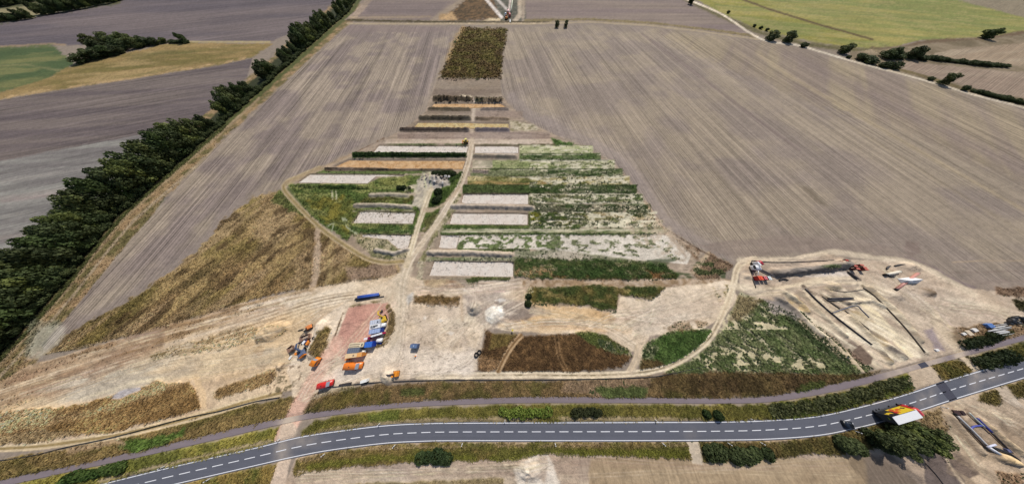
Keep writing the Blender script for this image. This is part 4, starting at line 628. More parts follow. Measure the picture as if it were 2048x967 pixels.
def marking(name, k0, k1, x0, x1, z=.036, xs_=None):
    q = np.linspace(x0, x1, max(2, int((x1-x0)/12)+1)) if xs_ is None else xs_
    T = px_at(RT, q); B = px_at(RB_, q); a = blend(T, B, k0); b = blend(T, B, k1)
    V, F = strip(b, a, z); return mesh_obj(name, V, F, MWHITE, road)
marking('edge_line', .0, .04, -600, 2400); marking('edge_line', .958, .998, -600, 2400)
# the dashes of the centre line, measured along the road
q = np.linspace(-100, 2150, 3000); cpt = blend(px_at(RT, q), px_at(RB_, q), .5); cw = np.array([G(*p) for p in cpt]); cs = np.r_[0, np.cumsum(np.hypot(*np.diff(cw, axis=0).T))]
per = 27.6/(ct/CAM_H*(863+250)); s0 = float(np.interp(1036, q, cs)) % per
for i in range(-1, int(cs[-1]/per)+1):
    a = s0+i*per; x0 = float(np.interp(a, cs, q)); x1 = float(np.interp(a+per*.66, cs, q))
    if x1-x0 < 4 or a < 0: continue
    marking('centre_dash', .48, .522, x0, x1)
# ------------------------------------------------------------ excavated plots with level floors
def plot_mat(name, c1, c2, crack=.4):
    m, t, b = new_mat(name); b.inputs['Roughness'].default_value = .95; b.inputs['Specular IOR Level'].default_value = .1
    pos = nd(t, 'ShaderNodeNewGeometry').outputs['Position']
    wn = nd(t, 'ShaderNodeTexNoise'); wn.inputs['Scale'].default_value = .6; wn.inputs['Detail'].default_value = 3; t.links.new(pos, wn.inputs['Vector'])
    vm = nd(t, 'ShaderNodeVectorMath', operation='MULTIPLY_ADD'); t.links.new(wn.outputs['Color'], vm.inputs[0]); vm.inputs[1].default_value = (2.6, 2.6, 0); t.links.new(pos, vm.inputs[2])
    vo = nd(t, 'ShaderNodeTexVoronoi', feature='DISTANCE_TO_EDGE'); vo.inputs['Scale'].default_value = .5; t.links.new(vm.outputs[0], vo.inputs['Vector'])
    n = noise(t, pos, .28, 3); n2 = noise(t, pos, 1.4, 3, .7); n3 = noise(t, pos, .5, 2)
    ln = mth(t, 'MULTIPLY', mth(t, 'LESS_THAN', vo.outputs['Distance'], .04), mth(t, 'GREATER_THAN', n3, .52))
    mx = nd(t, 'ShaderNodeMix', data_type='RGBA'); mx.inputs['A'].default_value = (*alb(c1), 1); mx.inputs['B'].default_value = (*alb(c2), 1)
    t.links.new(mth(t, 'MULTIPLY', mth(t, 'SUBTRACT', n, .35), 3, clamp=True), mx.inputs['Factor'])
    fac = mth(t, 'MULTIPLY', mth(t, 'ADD', 1, mth(t, 'MULTIPLY', mth(t, 'SUBTRACT', n2, .5), .5)), mth(t, 'SUBTRACT', 1, mth(t, 'MULTIPLY', ln, crack)))
    v = nd(t, 'ShaderNodeVectorMath', operation='SCALE'); t.links.new(mx.outputs['Result'], v.inputs[0]); t.links.new(fac, v.inputs['Scale'])
    t.links.new(v.outputs[0], b.inputs['Base Color'])
    bp = nd(t, 'ShaderNodeBump'); bp.inputs['Strength'].default_value = .5; bp.inputs['Distance'].default_value = .2; t.links.new(fac, bp.inputs['Height']); t.links.new(bp.outputs[0], b.inputs['Normal'])
    return m
MPALE = plot_mat('pale_subsoil', (232, 222, 210), (222, 208, 194)); MOCHRE = plot_mat('ochre_subsoil', (222, 186, 142), (196, 152, 104), .45); MYEL = plot_mat('yellow_subsoil', (216, 196, 146), (196, 164, 112), .5)
PLOTS = [([(757, 290), (937, 290.5), (933, 305), (744, 304.5)], MPALE, -.6), ([(949, 291), (1037, 292), (1037, 306), (948, 306)], MPALE, -.6), ([(697, 318.5), (931, 319.5), (925, 338), (800, 338), (664, 334), (676, 328)], MOCHRE, -.7),
         ([(618, 348), (754, 348.5), (808, 349.5), (806, 352), (752, 352.5), (735, 366.5), (594, 365)], MPALE, -.5), ([(927, 387), (1056, 387), (1057, 408), (930, 407), (922, 404)], MPALE, -.6), ([(719, 422.5), (831, 424), (825, 447), (704, 445.5)], MPALE, -.6),
         ([(905, 425), (1056, 427), (1056, 449), (898, 447.5)], MPALE, -.6), ([(722, 468), (823, 469.5), (815, 498), (795, 497), (772, 478), (724, 473)], MPALE, -.5), ([(882, 470), (919, 470), (912, 497), (877, 495)], MPALE, -.4),
         ([(868, 521), (1028, 524), (1026, 553), (857, 551)], MPALE, -.6), ([(867, 205), (1002, 206), (1016, 214), (934, 216), (861, 214)], MOCHRE, -.7), ([(835, 243.5), (1018, 245), (1018, 256), (940, 257), (824, 255)], MYEL, -.7)]
for poly, mt, z in PLOTS:
    slc = window(poly, 6); x = PX[slc]; y = PY[slc]; d = segd(x, y, poly, closed=True); ins = inside(x, y, poly); d = np.where(ins, d, -d)
    m = ss(-.6, .4, d); Z[slc] = Z[slc]*(1-m)+(z-.15)*m
    m2 = ss(-2.2, -.6, d); COLR[slc] = COLR[slc]*(1-m2[..., None]*.6)+alb((150, 132, 114))*m2[..., None]*.6
    # floor: triangulated, gently uneven
    V = [(*G(px_, py_, z), z) for px_, py_ in poly]; mesh_obj('excavated_plot', V, [tuple(range(len(V)))[::-1]], mt, kind='structure')
# ------------------------------------------------------------ ground sheets: one grid cut into its parcels
GMATS = {'field_soil': None}
RIGHT = KLS == CL['field_soil']
CL.update({'west_field': 5, 'sown_field': 6, 'north_field': 7, 'east_field': 8})
KLS[(KLS == 0) & (PX > 985) & (PY < 700)] = 6
FAR = KLS == CL['far_field']; KLS[FAR & (PX < 690)] = 5; KLS[FAR & (PX >= 690) & (PX < 1560)] = 7; KLS[FAR & (PX >= 1560)] = 8
GM = {0: ('ploughed_field', ground_mat('ploughed_soil', 94.4, .26)), 6: ('harvested_field', ground_mat('harvested_soil', 98.5, .24)), 5: ('west_field', ground_mat('west_field_soil', 23, .2)), 7: ('north_field', ground_mat('north_field_soil', 0, .18)),
      8: ('east_field', ground_mat('east_field_soil', 28, .2)), 1: ('grassland', ground_mat('grass_ground', None, .38, .5, 1.2)), 2: ('bare_earth', ground_mat('bare_earth', None, .27, .9, 1.9)), 3: ('weedy_ground', ground_mat('weedy_soil', None, .42, .6, 1.5))}
# keep low ground around the water-free edges of the frame calm
Z[(PX < -50) | (PX > 2140) | (PY < -20) | (PY > 1000)] *= .3
V = np.stack([GX, GY, Z], -1).reshape(-1, 3); C4 = np.concatenate([COLR, FUR[..., None]], -1).reshape(-1, 4); I = np.arange(NY*NX).reshape(NY, NX)
Q = np.stack([I[1:, :-1], I[1:, 1:], I[:-1, 1:], I[:-1, :-1]], -1).reshape(-1, 4); kq = KLS[:-1, :-1].ravel()
for k, (nm, mt) in GM.items():
    F = Q[kq == k]
    if not len(F): continue
    u, inv = np.unique(F, return_inverse=True); big_mesh(nm, V[u], inv.reshape(F.shape), mt, C4[u], smooth=True, kind='structure')
def ground_z(px, py):
    i = min(max(np.searchsorted(ys, py), 0), NY-1); j = min(max(np.searchsorted(xs, px), 0), NX-1); return float(Z[i, j])
# ------------------------------------------------------------ foliage
def leaf_mat(name, rough=.75):
    m, t, b = new_mat(name); b.inputs['Roughness'].default_value = rough; b.inputs['Specular IOR Level'].default_value = .2
    at = nd(t, 'ShaderNodeAttribute', attribute_name='Col'); t.links.new(at.outputs['Color'], b.inputs['Base Color'])
    tr = nd(t, 'ShaderNodeBsdfTranslucent'); t.links.new(at.outputs['Color'], tr.inputs['Color'])
    mx = nd(t, 'ShaderNodeMixShader'); mx.inputs[0].default_value = .25; o = t.nodes['Material Output']
    t.links.new(b.outputs[0], mx.inputs[1]); t.links.new(tr.outputs[0], mx.inputs[2]); t.links.new(mx.outputs[0], o.inputs['Surface']); return m
MLEAF = leaf_mat('foliage'); MWEED = leaf_mat('weed_leaves', .9); MBARK = flat_mat('bark', (92, 76, 60), .9, .2, 4)
def crown_data(ells, n, size, c1, c2, seed, low=True):
    """leaf clumps spread over and through a set of ellipsoids (cx, cy, cz, rx, ry, rz)"""
    r = np.random.default_rng(seed); E = np.array(ells, dtype=float)
    w = (E[:, 3]*E[:, 4]*E[:, 5])**(2/3); k = r.choice(len(E), n, p=w/w.sum()); e = E[k]
    d = r.normal(size=(n, 3)); d /= np.linalg.norm(d, axis=1)[:, None]; rad = 1-np.abs(r.normal(0, .16, n)); rad = np.clip(rad, .25, 1.06)
    c = e[:, :3]+d*rad[:, None]*e[:, 3:6]
    if low: c[:, 2] = np.maximum(c[:, 2], .1)
    nrm = d+r.normal(size=(n, 3))*.75; nrm /= np.linalg.norm(nrm, axis=1)[:, None]
    a = np.cross(nrm, r.normal(size=(n, 3))); a /= np.linalg.norm(a, axis=1)[:, None]; b = np.cross(nrm, a)
    s = size*r.uniform(.55, 1.35, n)[:, None]; q = r.uniform(.5, 1.1, (n, 4, 1))
    V = np.stack([c+a*s*q[:, 0], c+b*s*.8*q[:, 1], c-a*s*q[:, 2], c-b*s*.8*q[:, 3]], 1).reshape(-1, 3)
    F = np.arange(4*n).reshape(n, 4)
    lob = r.uniform(0, 1, len(E))[k]; t = np.clip(lob*.6+r.uniform(0, .5, n), 0, 1)[:, None]; g = r.uniform(.75, 1.25, n)[:, None]
    C = (np.array(c1)*(1-t)+np.array(c2)*t)*g
    return V, F, np.repeat(C, 4, axis=0)
DK1, DK2 = (.026, .040, .014), (.10, .12, .045)
def tree_ells(seed, lean=0):
    r = random.Random(seed); out = [(0, 0, .52, .32, .32, .36)]
    for i in range(9):
        a = i*2.4+r.uniform(-.4, .4); d = r.uniform(.16, .34); z = r.uniform(.22, .84)
        q = r.uniform(.13, .23)*(1.15-.35*z); out.append((math.cos(a)*d, math.sin(a)*d, z, q*1.05, q*1.05, q*.85))
    for i in range(3): out.append((math.cos(i*2.1)*.2, math.sin(i*2.1)*.2, .15, .2, .2, .15))
    out.append((r.uniform(-.08, .08), r.uniform(-.08, .08), .88, .15, .15, .13)); return out
def data_mesh(name, V, F, C, mat):
    o = big_mesh(name, V, F, mat, C); me = o.data; bpy.data.objects.remove(o); return me
CROWN = [data_mesh('crown', *crown_data(tree_ells(10+i), 3600, .042, tuple(v*(.8, 1.25, 1, 1.5, .9, 1.2)[i] for v in DK1), tuple(v*(.75, 1.3, 1, 1.6, .85, 1.15)[i]*m for v, m in zip(DK2, ((1, 1, 1), (1.1, 1.05, .9), (.9, 1, .95), (1.15, 1.1, .8), (.95, 1, 1), (.85, 1, .8))[i])), 50+i), MLEAF) for i in range(6)]
CROWN_Y = data_mesh('crown', *crown_data(tree_ells(31), 2400, .05, (.05, .06, .02), (.10, .105, .035), 90), MLEAF)
CROWN_G = [data_mesh('crown', *crown_data(tree_ells(33+i), 2400, .05, (.035, .05, .018), (.12, .14, .05), 92+i), MLEAF) for i in range(2)]
def bush_ells(seed):
    r = random.Random(seed); return [(0, 0, .4, .42, .42, .42)]+[(math.cos(i*1.3)*.3, math.sin(i*1.3)*.3, r.uniform(.25, .55), r.uniform(.2, .32), r.uniform(.2, .32), r.uniform(.22, .36)) for i in range(5)]
BUSH = [data_mesh('crown', *crown_data(bush_ells(70+i), 1300, .075, DK1, DK2, 110+i), MLEAF) for i in range(3)]
BUSH_O = [data_mesh('crown', *crown_data(bush_ells(80+i), 1300, .075, (.03, .045, .014), (.075, .09, .03), 120+i), MLEAF) for i in range(2)]
def trunk_mesh(seed):
    r = random.Random(seed); V = []; F = []
    def limb(p, q, r0, r1, k=6):
        p = Vector(p); q = Vector(q); d = (q-p).normalized(); u = d.orthogonal().normalized(); v = d.cross(u); b = len(V)
        for c, rr in ((p, r0), (q, r1)):
            for i in range(k): V.append(c+(u*math.cos(6.2832*i/k)+v*math.sin(6.2832*i/k))*rr)
        F.extend((b+i, b+(i+1) % k, b+k+(i+1) % k, b+k+i) for i in range(k))
    top = (r.uniform(-.03, .03), r.uniform(-.03, .03), .5); limb((0, 0, -.03), top, .03, .018)
    for i in range(5):
        a = i*1.26+r.uniform(-.3, .3); limb((top[0], top[1], .2+.06*i), (math.cos(a)*.25, math.sin(a)*.25, .5+.07*i), .012, .004, 4)
    me = bpy.data.meshes.new('trunk'); me.from_pydata([tuple(v) for v in V], [], F); me.materials.append(MBARK); return me
TRUNK = [trunk_mesh(i) for i in range(3)]
def plant(name, label, cat, x, y, h, rw, crown, rz, group=None, trunk=True):
    e = bpy.data.objects.new(name, None); e.location = (x, y, 0); e.rotation_euler = (0, 0, rz); link(e); e['label'] = label; e['category'] = cat
    if group: e['group'] = group
    c = bpy.data.objects.new('crown', crown); c.scale = (rw/.5, rw/.5*random.uniform(.85, 1.1), h); link(c, e)
    if trunk:
        t = bpy.data.objects.new('trunk', random.choice(TRUNK)); t.scale = (h, h, h); link(t, e)
    return e
R_ = random.Random(5)
# the long hedgerow on the left
hw = [Vector(G(*p)) for p in off(HEDGE, 0)]; hs = [0]
for a, b in zip(hw, hw[1:]): hs.append(hs[-1]+(b-a).length)
def along(s):
    s = min(max(s, 0), hs[-1]-.01); i = max(k for k in range(len(hs)) if hs[k] <= s); i = min(i, len(hw)-2); t = (s-hs[i])/(hs[i+1]-hs[i])
    p = hw[i].lerp(hw[i+1], t); d = (hw[i+1]-hw[i]).normalized(); n = Vector((d.y, -d.x))
    if n.x > 0: n = -n
    return p, n
s = 0; k = 0
while s < hs[-1]:
    p, n = along(s); far = p.y
    big = vn(np.array([s/26.]), np.array([3.3]))[0]
    big = float(ss(.25, .75, big)); big = max(big, .55+.35*R_.random()) if p.y < 45 else big; h = 9+6.5*big+R_.uniform(-1, 1); q = p+n*(4.4+R_.uniform(-.6, 2.4)); g = big > .3 or R_.random() < .35
    if big > .3: g = True
    sec = 'where it passes the top field' if q.y > 255 else 'where it passes the dry brown meadow' if q.y > 175 else 'where it passes the ploughed west field' if q.y > 95 else 'where it passes the striped west field' if q.y > 15 else 'near the left edge of the picture'
    if g: plant('hedgerow_tree', ('tall broad ' if big > .5 else 'lower dark ')+'tree of the long left hedge, '+sec, 'tree', q.x, q.y, h, 5+2.9*big, CROWN[k % 6] if R_.random() > .12 else CROWN_G[k % 2], R_.uniform(0, 6), 'trees of the long left hedgerow')
    if p.y < 60 and g and R_.random() < .75:      # the belt is two trees deep at the near end
        q2 = p+n*R_.uniform(7, 10); plant('hedgerow_tree', 'outer tree of the long left hedge, on the striped grey field side', 'tree', q2.x, q2.y+R_.uniform(-3, 3), h*R_.uniform(.7, .95), 5.4, CROWN_G[k % 2] if k % 3 == 0 else CROWN[(k+2) % 6], R_.uniform(0, 6), 'outer trees of the long left hedgerow')
    s += R_.uniform(4.8, 7.4); k += 1
s = 0
while s < hs[-1]:
    p, n = along(s); q = p+n*R_.uniform(.8, 3.2)
    sec = 'at its far upper end' if q.y > 255 else 'beside the dry brown meadow' if q.y > 175 else 'beside the brown ploughed west field' if q.y > 95 else 'beside the striped grey west field' if q.y > 15 else 'near the left edge of the picture'
    plant('hedgerow_shrub', 'low dark shrub under the long left hedgerow, '+sec, 'shrub', q.x, q.y, R_.uniform(2.2, 4.2), R_.uniform(1.9, 3.1), R_.choice(BUSH), R_.uniform(0, 6), 'shrubs under the long left hedgerow', False)
    s += R_.uniform(3, 4.6)
# copse in the meadow at top left
for i, (x, y, h, r, c) in enumerate([(197, 93, 9, 6, CROWN_Y), (212, 103, 9, 5.5, CROWN[0]), (232, 92, 10, 6, CROWN[1]), (250, 99, 9, 6, CROWN[2]), (265, 88, 9, 6, CROWN[3]), (170, 124, 6, 6, CROWN_G[0]), (188, 118, 7, 6, CROWN_G[1]), (206, 115, 7, 6, CROWN[4]), (224, 110, 7, 6, CROWN[5]), (240, 108, 6, 5, CROWN[0]), (280, 95, 8, 6, CROWN[1]), (298, 90, 7, 5, CROWN[2]), (315, 89, 5.5, 4, CROWN[4]), (330, 86, 4, 3.5, CROWN[3])]):
    a, b = G(x, y); h *= 1.05; r *= 1.45; plant('copse_tree', 'yellowish green tree at the outer corner of the copse in the meadow' if i == 0 else 'dark green tree standing in the dense copse beside the green meadow', 'tree', a, b, h, r, c, i, None if i == 0 else 'trees of the meadow copse')
a, b = G(372, 85); plant('field_tree', 'lone leaning dark tree at the right end of the copse by the field track', 'tree', a, b, 8, 4.5, CROWN[5], 1)
for i in range(6):
    a, b = G(345+i*6, 86); plant('meadow_shrub', 'low dark shrub between the copse and the lone tree', 'shrub', a, b, 3, 3, BUSH[i % 3], i, 'shrubs between copse and lone tree', False)
# hedges in the far top left corner
for lab, pts, n, h in (('dark tree in the hedge along the top left field edge', [(-30, 48), (30, 42), (68, 38)], 8, 6), ('dark tree in the wooded strip at the very top left', [(85, 30), (120, 26), (170, 18), (215, 8), (250, -2)], 16, 9), ('tree of the dark wood in the top left corner', [(-40, 18), (0, 14), (40, 8), (70, 2)], 12, 8)):
    for i, (x, y) in enumerate(resample(pts, n)):
        a, b = G(x+R_.uniform(-3, 3), y+R_.uniform(-2, 1)); plant('distant_tree', lab, 'tree', a, b, 1.25*h*R_.uniform(.7, 1.2), R_.uniform(5, 7.5), CROWN[i % 6], i, lab.replace('dark tree in', 'trees of').replace('tree of', 'trees of'))
# trees along the farm track at right
for i, (x, y, h, r, c, lab) in enumerate([
    (1538, 80, 7, 4.5, CROWN_G[0], 'leftmost of the two wind-bent willows by the junction of the farm track'), (1571, 84, 8, 5, CROWN_G[1], 'taller wind-bent willow beside the farm track junction'), (1380, 9, 8, 3, CROWN[0], 'slim dark tree standing alone beside the farm track at the top'),
    (1683, 106, 7, 4.2, CROWN_G[0], 'rounded tree alone at the field corner right of the willows'), (1772, 116, 8, 5.5, CROWN[2], 'broad dark tree at the left of the pair below the green meadow'), (1815, 116, 8.5, 5, CROWN[4], 'tall dark tree at the right of the pair below the green meadow'),
    (1968, 77, 8, 5, CROWN[5], 'lone round tree standing in the brown strip under the green meadow'), (1880, 168, 7.5, 3.4, CROWN_G[1], 'long leaning tree beside the farm track, on bare stubble')]):
    a, b = G(x, y); h *= 1.05; r *= 1.55; plant('willow_tree' if i < 2 else 'field_tree', lab, 'tree', a, b, h, r, c, i*1.3)
for i, (x, y, h, r, lab) in enumerate([(1605, 94, 3, 3.2, 'small dark bush just right of the willows on the track'), (1735, 124, 4, 6, 'wide dark bush beside the farm track below the dark tree pair'), (1718, 119, 4, 4, 'dark bush joined to the left of the wide bush on the track'), (1695, 116, 2, 1.6, 'tiny green bush on the track verge'), (1765, 134, 3.5, 3.4, 'light green bush left of its darker twin on the track'), (1783, 136, 4.5, 4, 'dark bush right of its lighter twin on the track'), (1858, 160, 2, 2, 'low bush on the verge left of the long leaning tree'), (1925, 180, 3, 2, 'small leaning bush right of the long leaning tree'), (1790, 116, 3.5, 5, 'low thicket between the pair of dark trees'), (1840, 119, 3, 4, 'low thicket right of the pair of dark trees')]):
    a, b = G(x, y); h *= 1.3; r *= 1.3; plant('track_bush', lab, 'bush', a, b, h, r, (BUSH if i not in (4,) else BUSH_O)[i % 2], i, None, False)
for i, (x, y) in enumerate(resample([(1850, 118), (1900, 124), (1960, 131), (2008, 134)], 15)):
    a, b = G(x, y); plant('boundary_hedge_shrub', 'dark shrub in the straight hedge between the two stubble fields', 'shrub', a, b, R_.uniform(2.5, 4), R_.uniform(3, 4), BUSH[i % 3], i, 'hedge shrubs between stubble fields', False)
for i, (x, y) in enumerate(resample([(1945, 186), (2000, 200), (2060, 214), (2120, 232)], 18)):
    a, b = G(x, y-2); plant('track_hedge_shrub', 'dark shrub in the hedge lining the track at the right edge', 'shrub', a, b, R_.uniform(1.6, 3)+i*.1, R_.uniform(2.2, 3.2), BUSH[i % 3], i, 'hedge shrubs on the right edge track', False)
for i, (x, y) in enumerate([(1455, 27), (1507, 54), (1520, 58), (1532, 62)]):
    a, b = G(x, y); plant('verge_bush', 'tiny dark bush on the ditch bank left of the willows', 'bush', a, b, 3, 2.2, BUSH[i % 3], i, 'tiny bushes on the ditch bank', False)
for i, (x, lab) in enumerate(((1113, 'left one'), (1131, 'right one'))):
    a, b = G(x, 55); plant('young_tree', 'small dark tree at the top of the ploughed field, %s of two' % lab, 'tree', a, b, 6, 3.6, CROWN_G[i], i)
# shrubs and hedges beside the road
def hedge(name, label, cat, pts, wid, h, n, c1, c2, seed, size=.42, group=None):
    w = [Vector((*G(*p), 0)) for p in pts]; o = w[0].copy(); r = random.Random(seed); E = []
    L_ = sum((b-a).length for a, b in zip(w, w[1:])); k = max(2, int(L_/(wid*.45)))
    P2 = resample([(p.x, p.y) for p in w], k)
    for x, y in P2:
        q = r.uniform(.8, 1.15); E.append((x-o.x+r.uniform(-.2, .2)*wid, y-o.y+r.uniform(-.15, .15)*wid, h*.45*q, wid*.55*q, wid*.5*q, h*.52*q))
    V, F, C = crown_data(E, n, size, c1, c2, seed)
    ob = big_mesh(name, V, F, MLEAF, C); ob.location = o; ob['label'] = label; ob['category'] = cat
    if group: ob['group'] = group
    return ob
BR1, BR2 = (.09, .14, .02), (.2, .25, .05)
hedge('roadside_hedge', 'bright green clipped-looking hedge strip between path and road', 'hedge', [(1002, 821), (1040, 822), (1080, 821), (1096, 820)], 3.0, 1.7, 2600, BR1, BR2, 1, .34)
hedge('roadside_shrub', 'long low dark olive shrub between path and road, right of the bright hedge', 'shrub', [(1146, 821), (1175, 821), (1198, 821)], 2.6, 1.6, 2000, (.022, .03, .01), (.05, .055, .022), 2, .34)
hedge('roadside_shrub', 'round dark green shrub between path and road near the middle right', 'shrub', [(1409, 824), (1430, 825)], 3.0, 1.9, 1500, (.016, .032, .010), (.045, .07, .02), 3, .34)
hedge('roadside_shrub', 'large oval dark green shrub south of the road, left of centre', 'shrub', [(846, 911), (872, 909), (900, 911)], 4, 1.7, 2600, (.018, .034, .012), (.05, .075, .025), 4, .36)
hedge('roadside_shrub', 'wide bushy green shrub south of the road, beside the field entrance', 'shrub', [(1415, 905), (1445, 903), (1475, 906), (1492, 905)], 4.4, 1.8, 3800, (.03, .045, .016), (.09, .11, .04), 5, .38)
hedge('roadside_shrub', 'smaller green shrub joined to the right of the wide bushy one', 'shrub', [(1498, 903), (1528, 903)], 3.8, 1.6, 2200, (.03, .045, .016), (.085, .11, .038), 6, .38)
hedge('roadside_shrub', 'round dark shrub at the field edge left of the trees by the truck', 'shrub', [(1682, 884), (1700, 886)], 5.4, 3.2, 3000, DK1, DK2, 7, .4)
hedge('verge_hedge', 'bright green hedge on the verge at the bottom left', 'hedge', [(140, 953), (175, 945), (215, 937), (255, 929)], 3, 1.8, 3400, (.035, .075, .015), (.09, .13, .03), 8, .34)
hedge('verge_scrub', 'long dark green scrub strip between path and road at right', 'scrub', [(1545, 819), (1590, 816), (1640, 807), (1690, 794), (1740, 780), (1785, 767), (1802, 761)], 3.9, 1.0, 6500, (.045, .055, .02), (.12, .125, .05), 9, .38)
hedge('verge_scrub', 'dark scrub between path and road at the right edge of the picture', 'scrub', [(1952, 725), (1985, 718), (2015, 710)], 4.4, 2.4, 2600, (.014, .024, .010), (.045, .06, .02), 10, .38)
hedge('path_scrub', 'dark scrub along the upper side of the path below the pipe dump', 'scrub', [(1922, 690), (1950, 682), (1985, 672)], 3.6, 1.6, 2200, (.016, .026, .010), (.045, .06, .02), 11, .36)
hedge('yard_bush', 'dark green bush at the lower left tip of the green strip above the yard', 'bush', [(1055, 608), (1056, 600), (1060, 592)], 3.2, 1.0, 1500, (.016, .028, .010), (.045, .06, .02), 12, .36)
for i, (x, y, h, r, lab) in enumerate([(1735, 870, 8, 5, 'left tree of the dark clump south of the road by the truck'), (1765, 878, 7, 5, 'lower tree of the dark clump near the ploughed corner'), (1775, 862, 8, 5, 'middle tree of the dark clump right behind the truck'), (1800, 858, 8.5, 5.5, 'tall tree of the dark clump touching the truck trailer'), (1825, 862, 8, 5, 'rightmost tree of the dark clump next to the trench site'), (1800, 878, 5.5, 4.5, 'low tree at the bottom of the dark clump')]):
    a, b = G(x, y); plant('roadside_tree', lab, 'tree', a, b, h*.8, r*.85, CROWN_G[i % 2] if i in (2, 4) else CROWN[i % 6], i*1.7)
hedge('weedy_hedge', 'dense green weeds on the spoil bank under the upper pale plot', 'bush', [(712, 309), (780, 309.5), (850, 310), (928, 310)], 3, 1.9, 4200, (.025, .042, .016), (.06, .085, .03), 13, .5)
hedge('weed_thicket', 'dark weed thicket right of the pale spoil heaps', 'bush', [(868, 348), (890, 349), (908, 349)], 4.5, 1.8, 1500, (.016, .03, .010), (.05, .07, .024), 14, .5)
hedge('weed_thicket', 'dark weed thicket in the fork of the two dirt tracks', 'bush', [(880, 385), (876, 395), (872, 403)], 4.5, 1.8, 1700, (.016, .03, .010), (.05, .07, .024), 15, .5)
hedge('weed_thicket', 'dark green thicket on the small bank left of the fork', 'bush', [(800, 376), (818, 377)], 3.5, 1.8, 900, (.02, .035, .012), (.055, .075, .026), 16, .5)
# weeds and grass over the rough ground: nobody could count them
def tufts(name, sel, n, size, seed, leaves=4, hmul=1.0):
    r = np.random.default_rng(seed); w = (np.clip(WEED-.13, 0, .5)*sel).ravel(); idx = r.choice(len(w), n, p=w/w.sum())
    ii, jj = np.unravel_index(idx, (NY, NX)); ii = np.minimum(ii, NY-2); jj = np.minimum(jj, NX-2)
    fx, fy = r.random(n), r.random(n); px_ = xs[jj]+fx*(xs[jj+1]-xs[jj]); py_ = ys[ii]+fy*(ys[ii+1]-ys[ii]); x, y = G(px_, py_)
    z = Z[ii, jj]; base = COLR[ii, jj]; lum = base.mean(1); pale = (lum > .22) & ((px_ > 1030) | ((px_ > 700) & (py_ < 520)))
    green = np.array([.065, .088, .035])*r.uniform(.6, 1.4, (n, 1)); c = np.where(pale[:, None], green, base*r.uniform(.8, 1.65, (n, 1)))
    s = size*r.uniform(.5, 1.4, n)*(1+np.clip((330-py_)/400, 0, .6)); hh = s*hmul*r.uniform(.6, 1.3, n)
    V = []; 
    for k in range(leaves):
        a = r.uniform(0, 6.283, n); l = r.uniform(.35, .8, n)*s; o = r.uniform(-.3, .3, (2, n))*s
        bx, by = x+o[0], y+o[1]; dx, dy = np.cos(a)*l, np.sin(a)*l; wx, wy = -np.sin(a)*l*.5, np.cos(a)*l*.5
        V.append(np.stack([np.stack([bx+wx, by+wy, z+hh*r.uniform(.0, .4, n)], -1), np.stack([bx-wx, by-wy, z+hh*r.uniform(0, .4, n)], -1), np.stack([bx+dx, by+dy, z+hh*r.uniform(.6, 1.1, n)], -1)], 1))
    V = np.concatenate(V, 0).reshape(-1, 3); F = np.arange(len(V)).reshape(-1, 3); C = np.repeat(np.concatenate([c*r.uniform(.8, 1.2, (n, 1)) for _ in range(leaves)], 0), 3, axis=0)
    big_mesh(name, V, F, MWEED, np.clip(C, .01, .5), kind='stuff')
okp = (PX > -30) & (PX < 2080) & (PY > 250) & (PY < 980)
dry = (COLR[..., 0] > COLR[..., 1]*1.12); gr = KLS == 1
tufts('green_weeds', okp & ~dry & ~gr, 60000, .6, 3, hmul=.6); tufts('dry_weeds', okp & dry & ~gr, 70000, .46, 4, hmul=.6); tufts('roadside_grass', okp & gr, 30000, .5, 5, hmul=.6)
tufts('strip_weeds', (PX > 870) & (PX < 1020) & (PY > 50) & (PY < 210), 4000, 1.1, 6, hmul=.5)
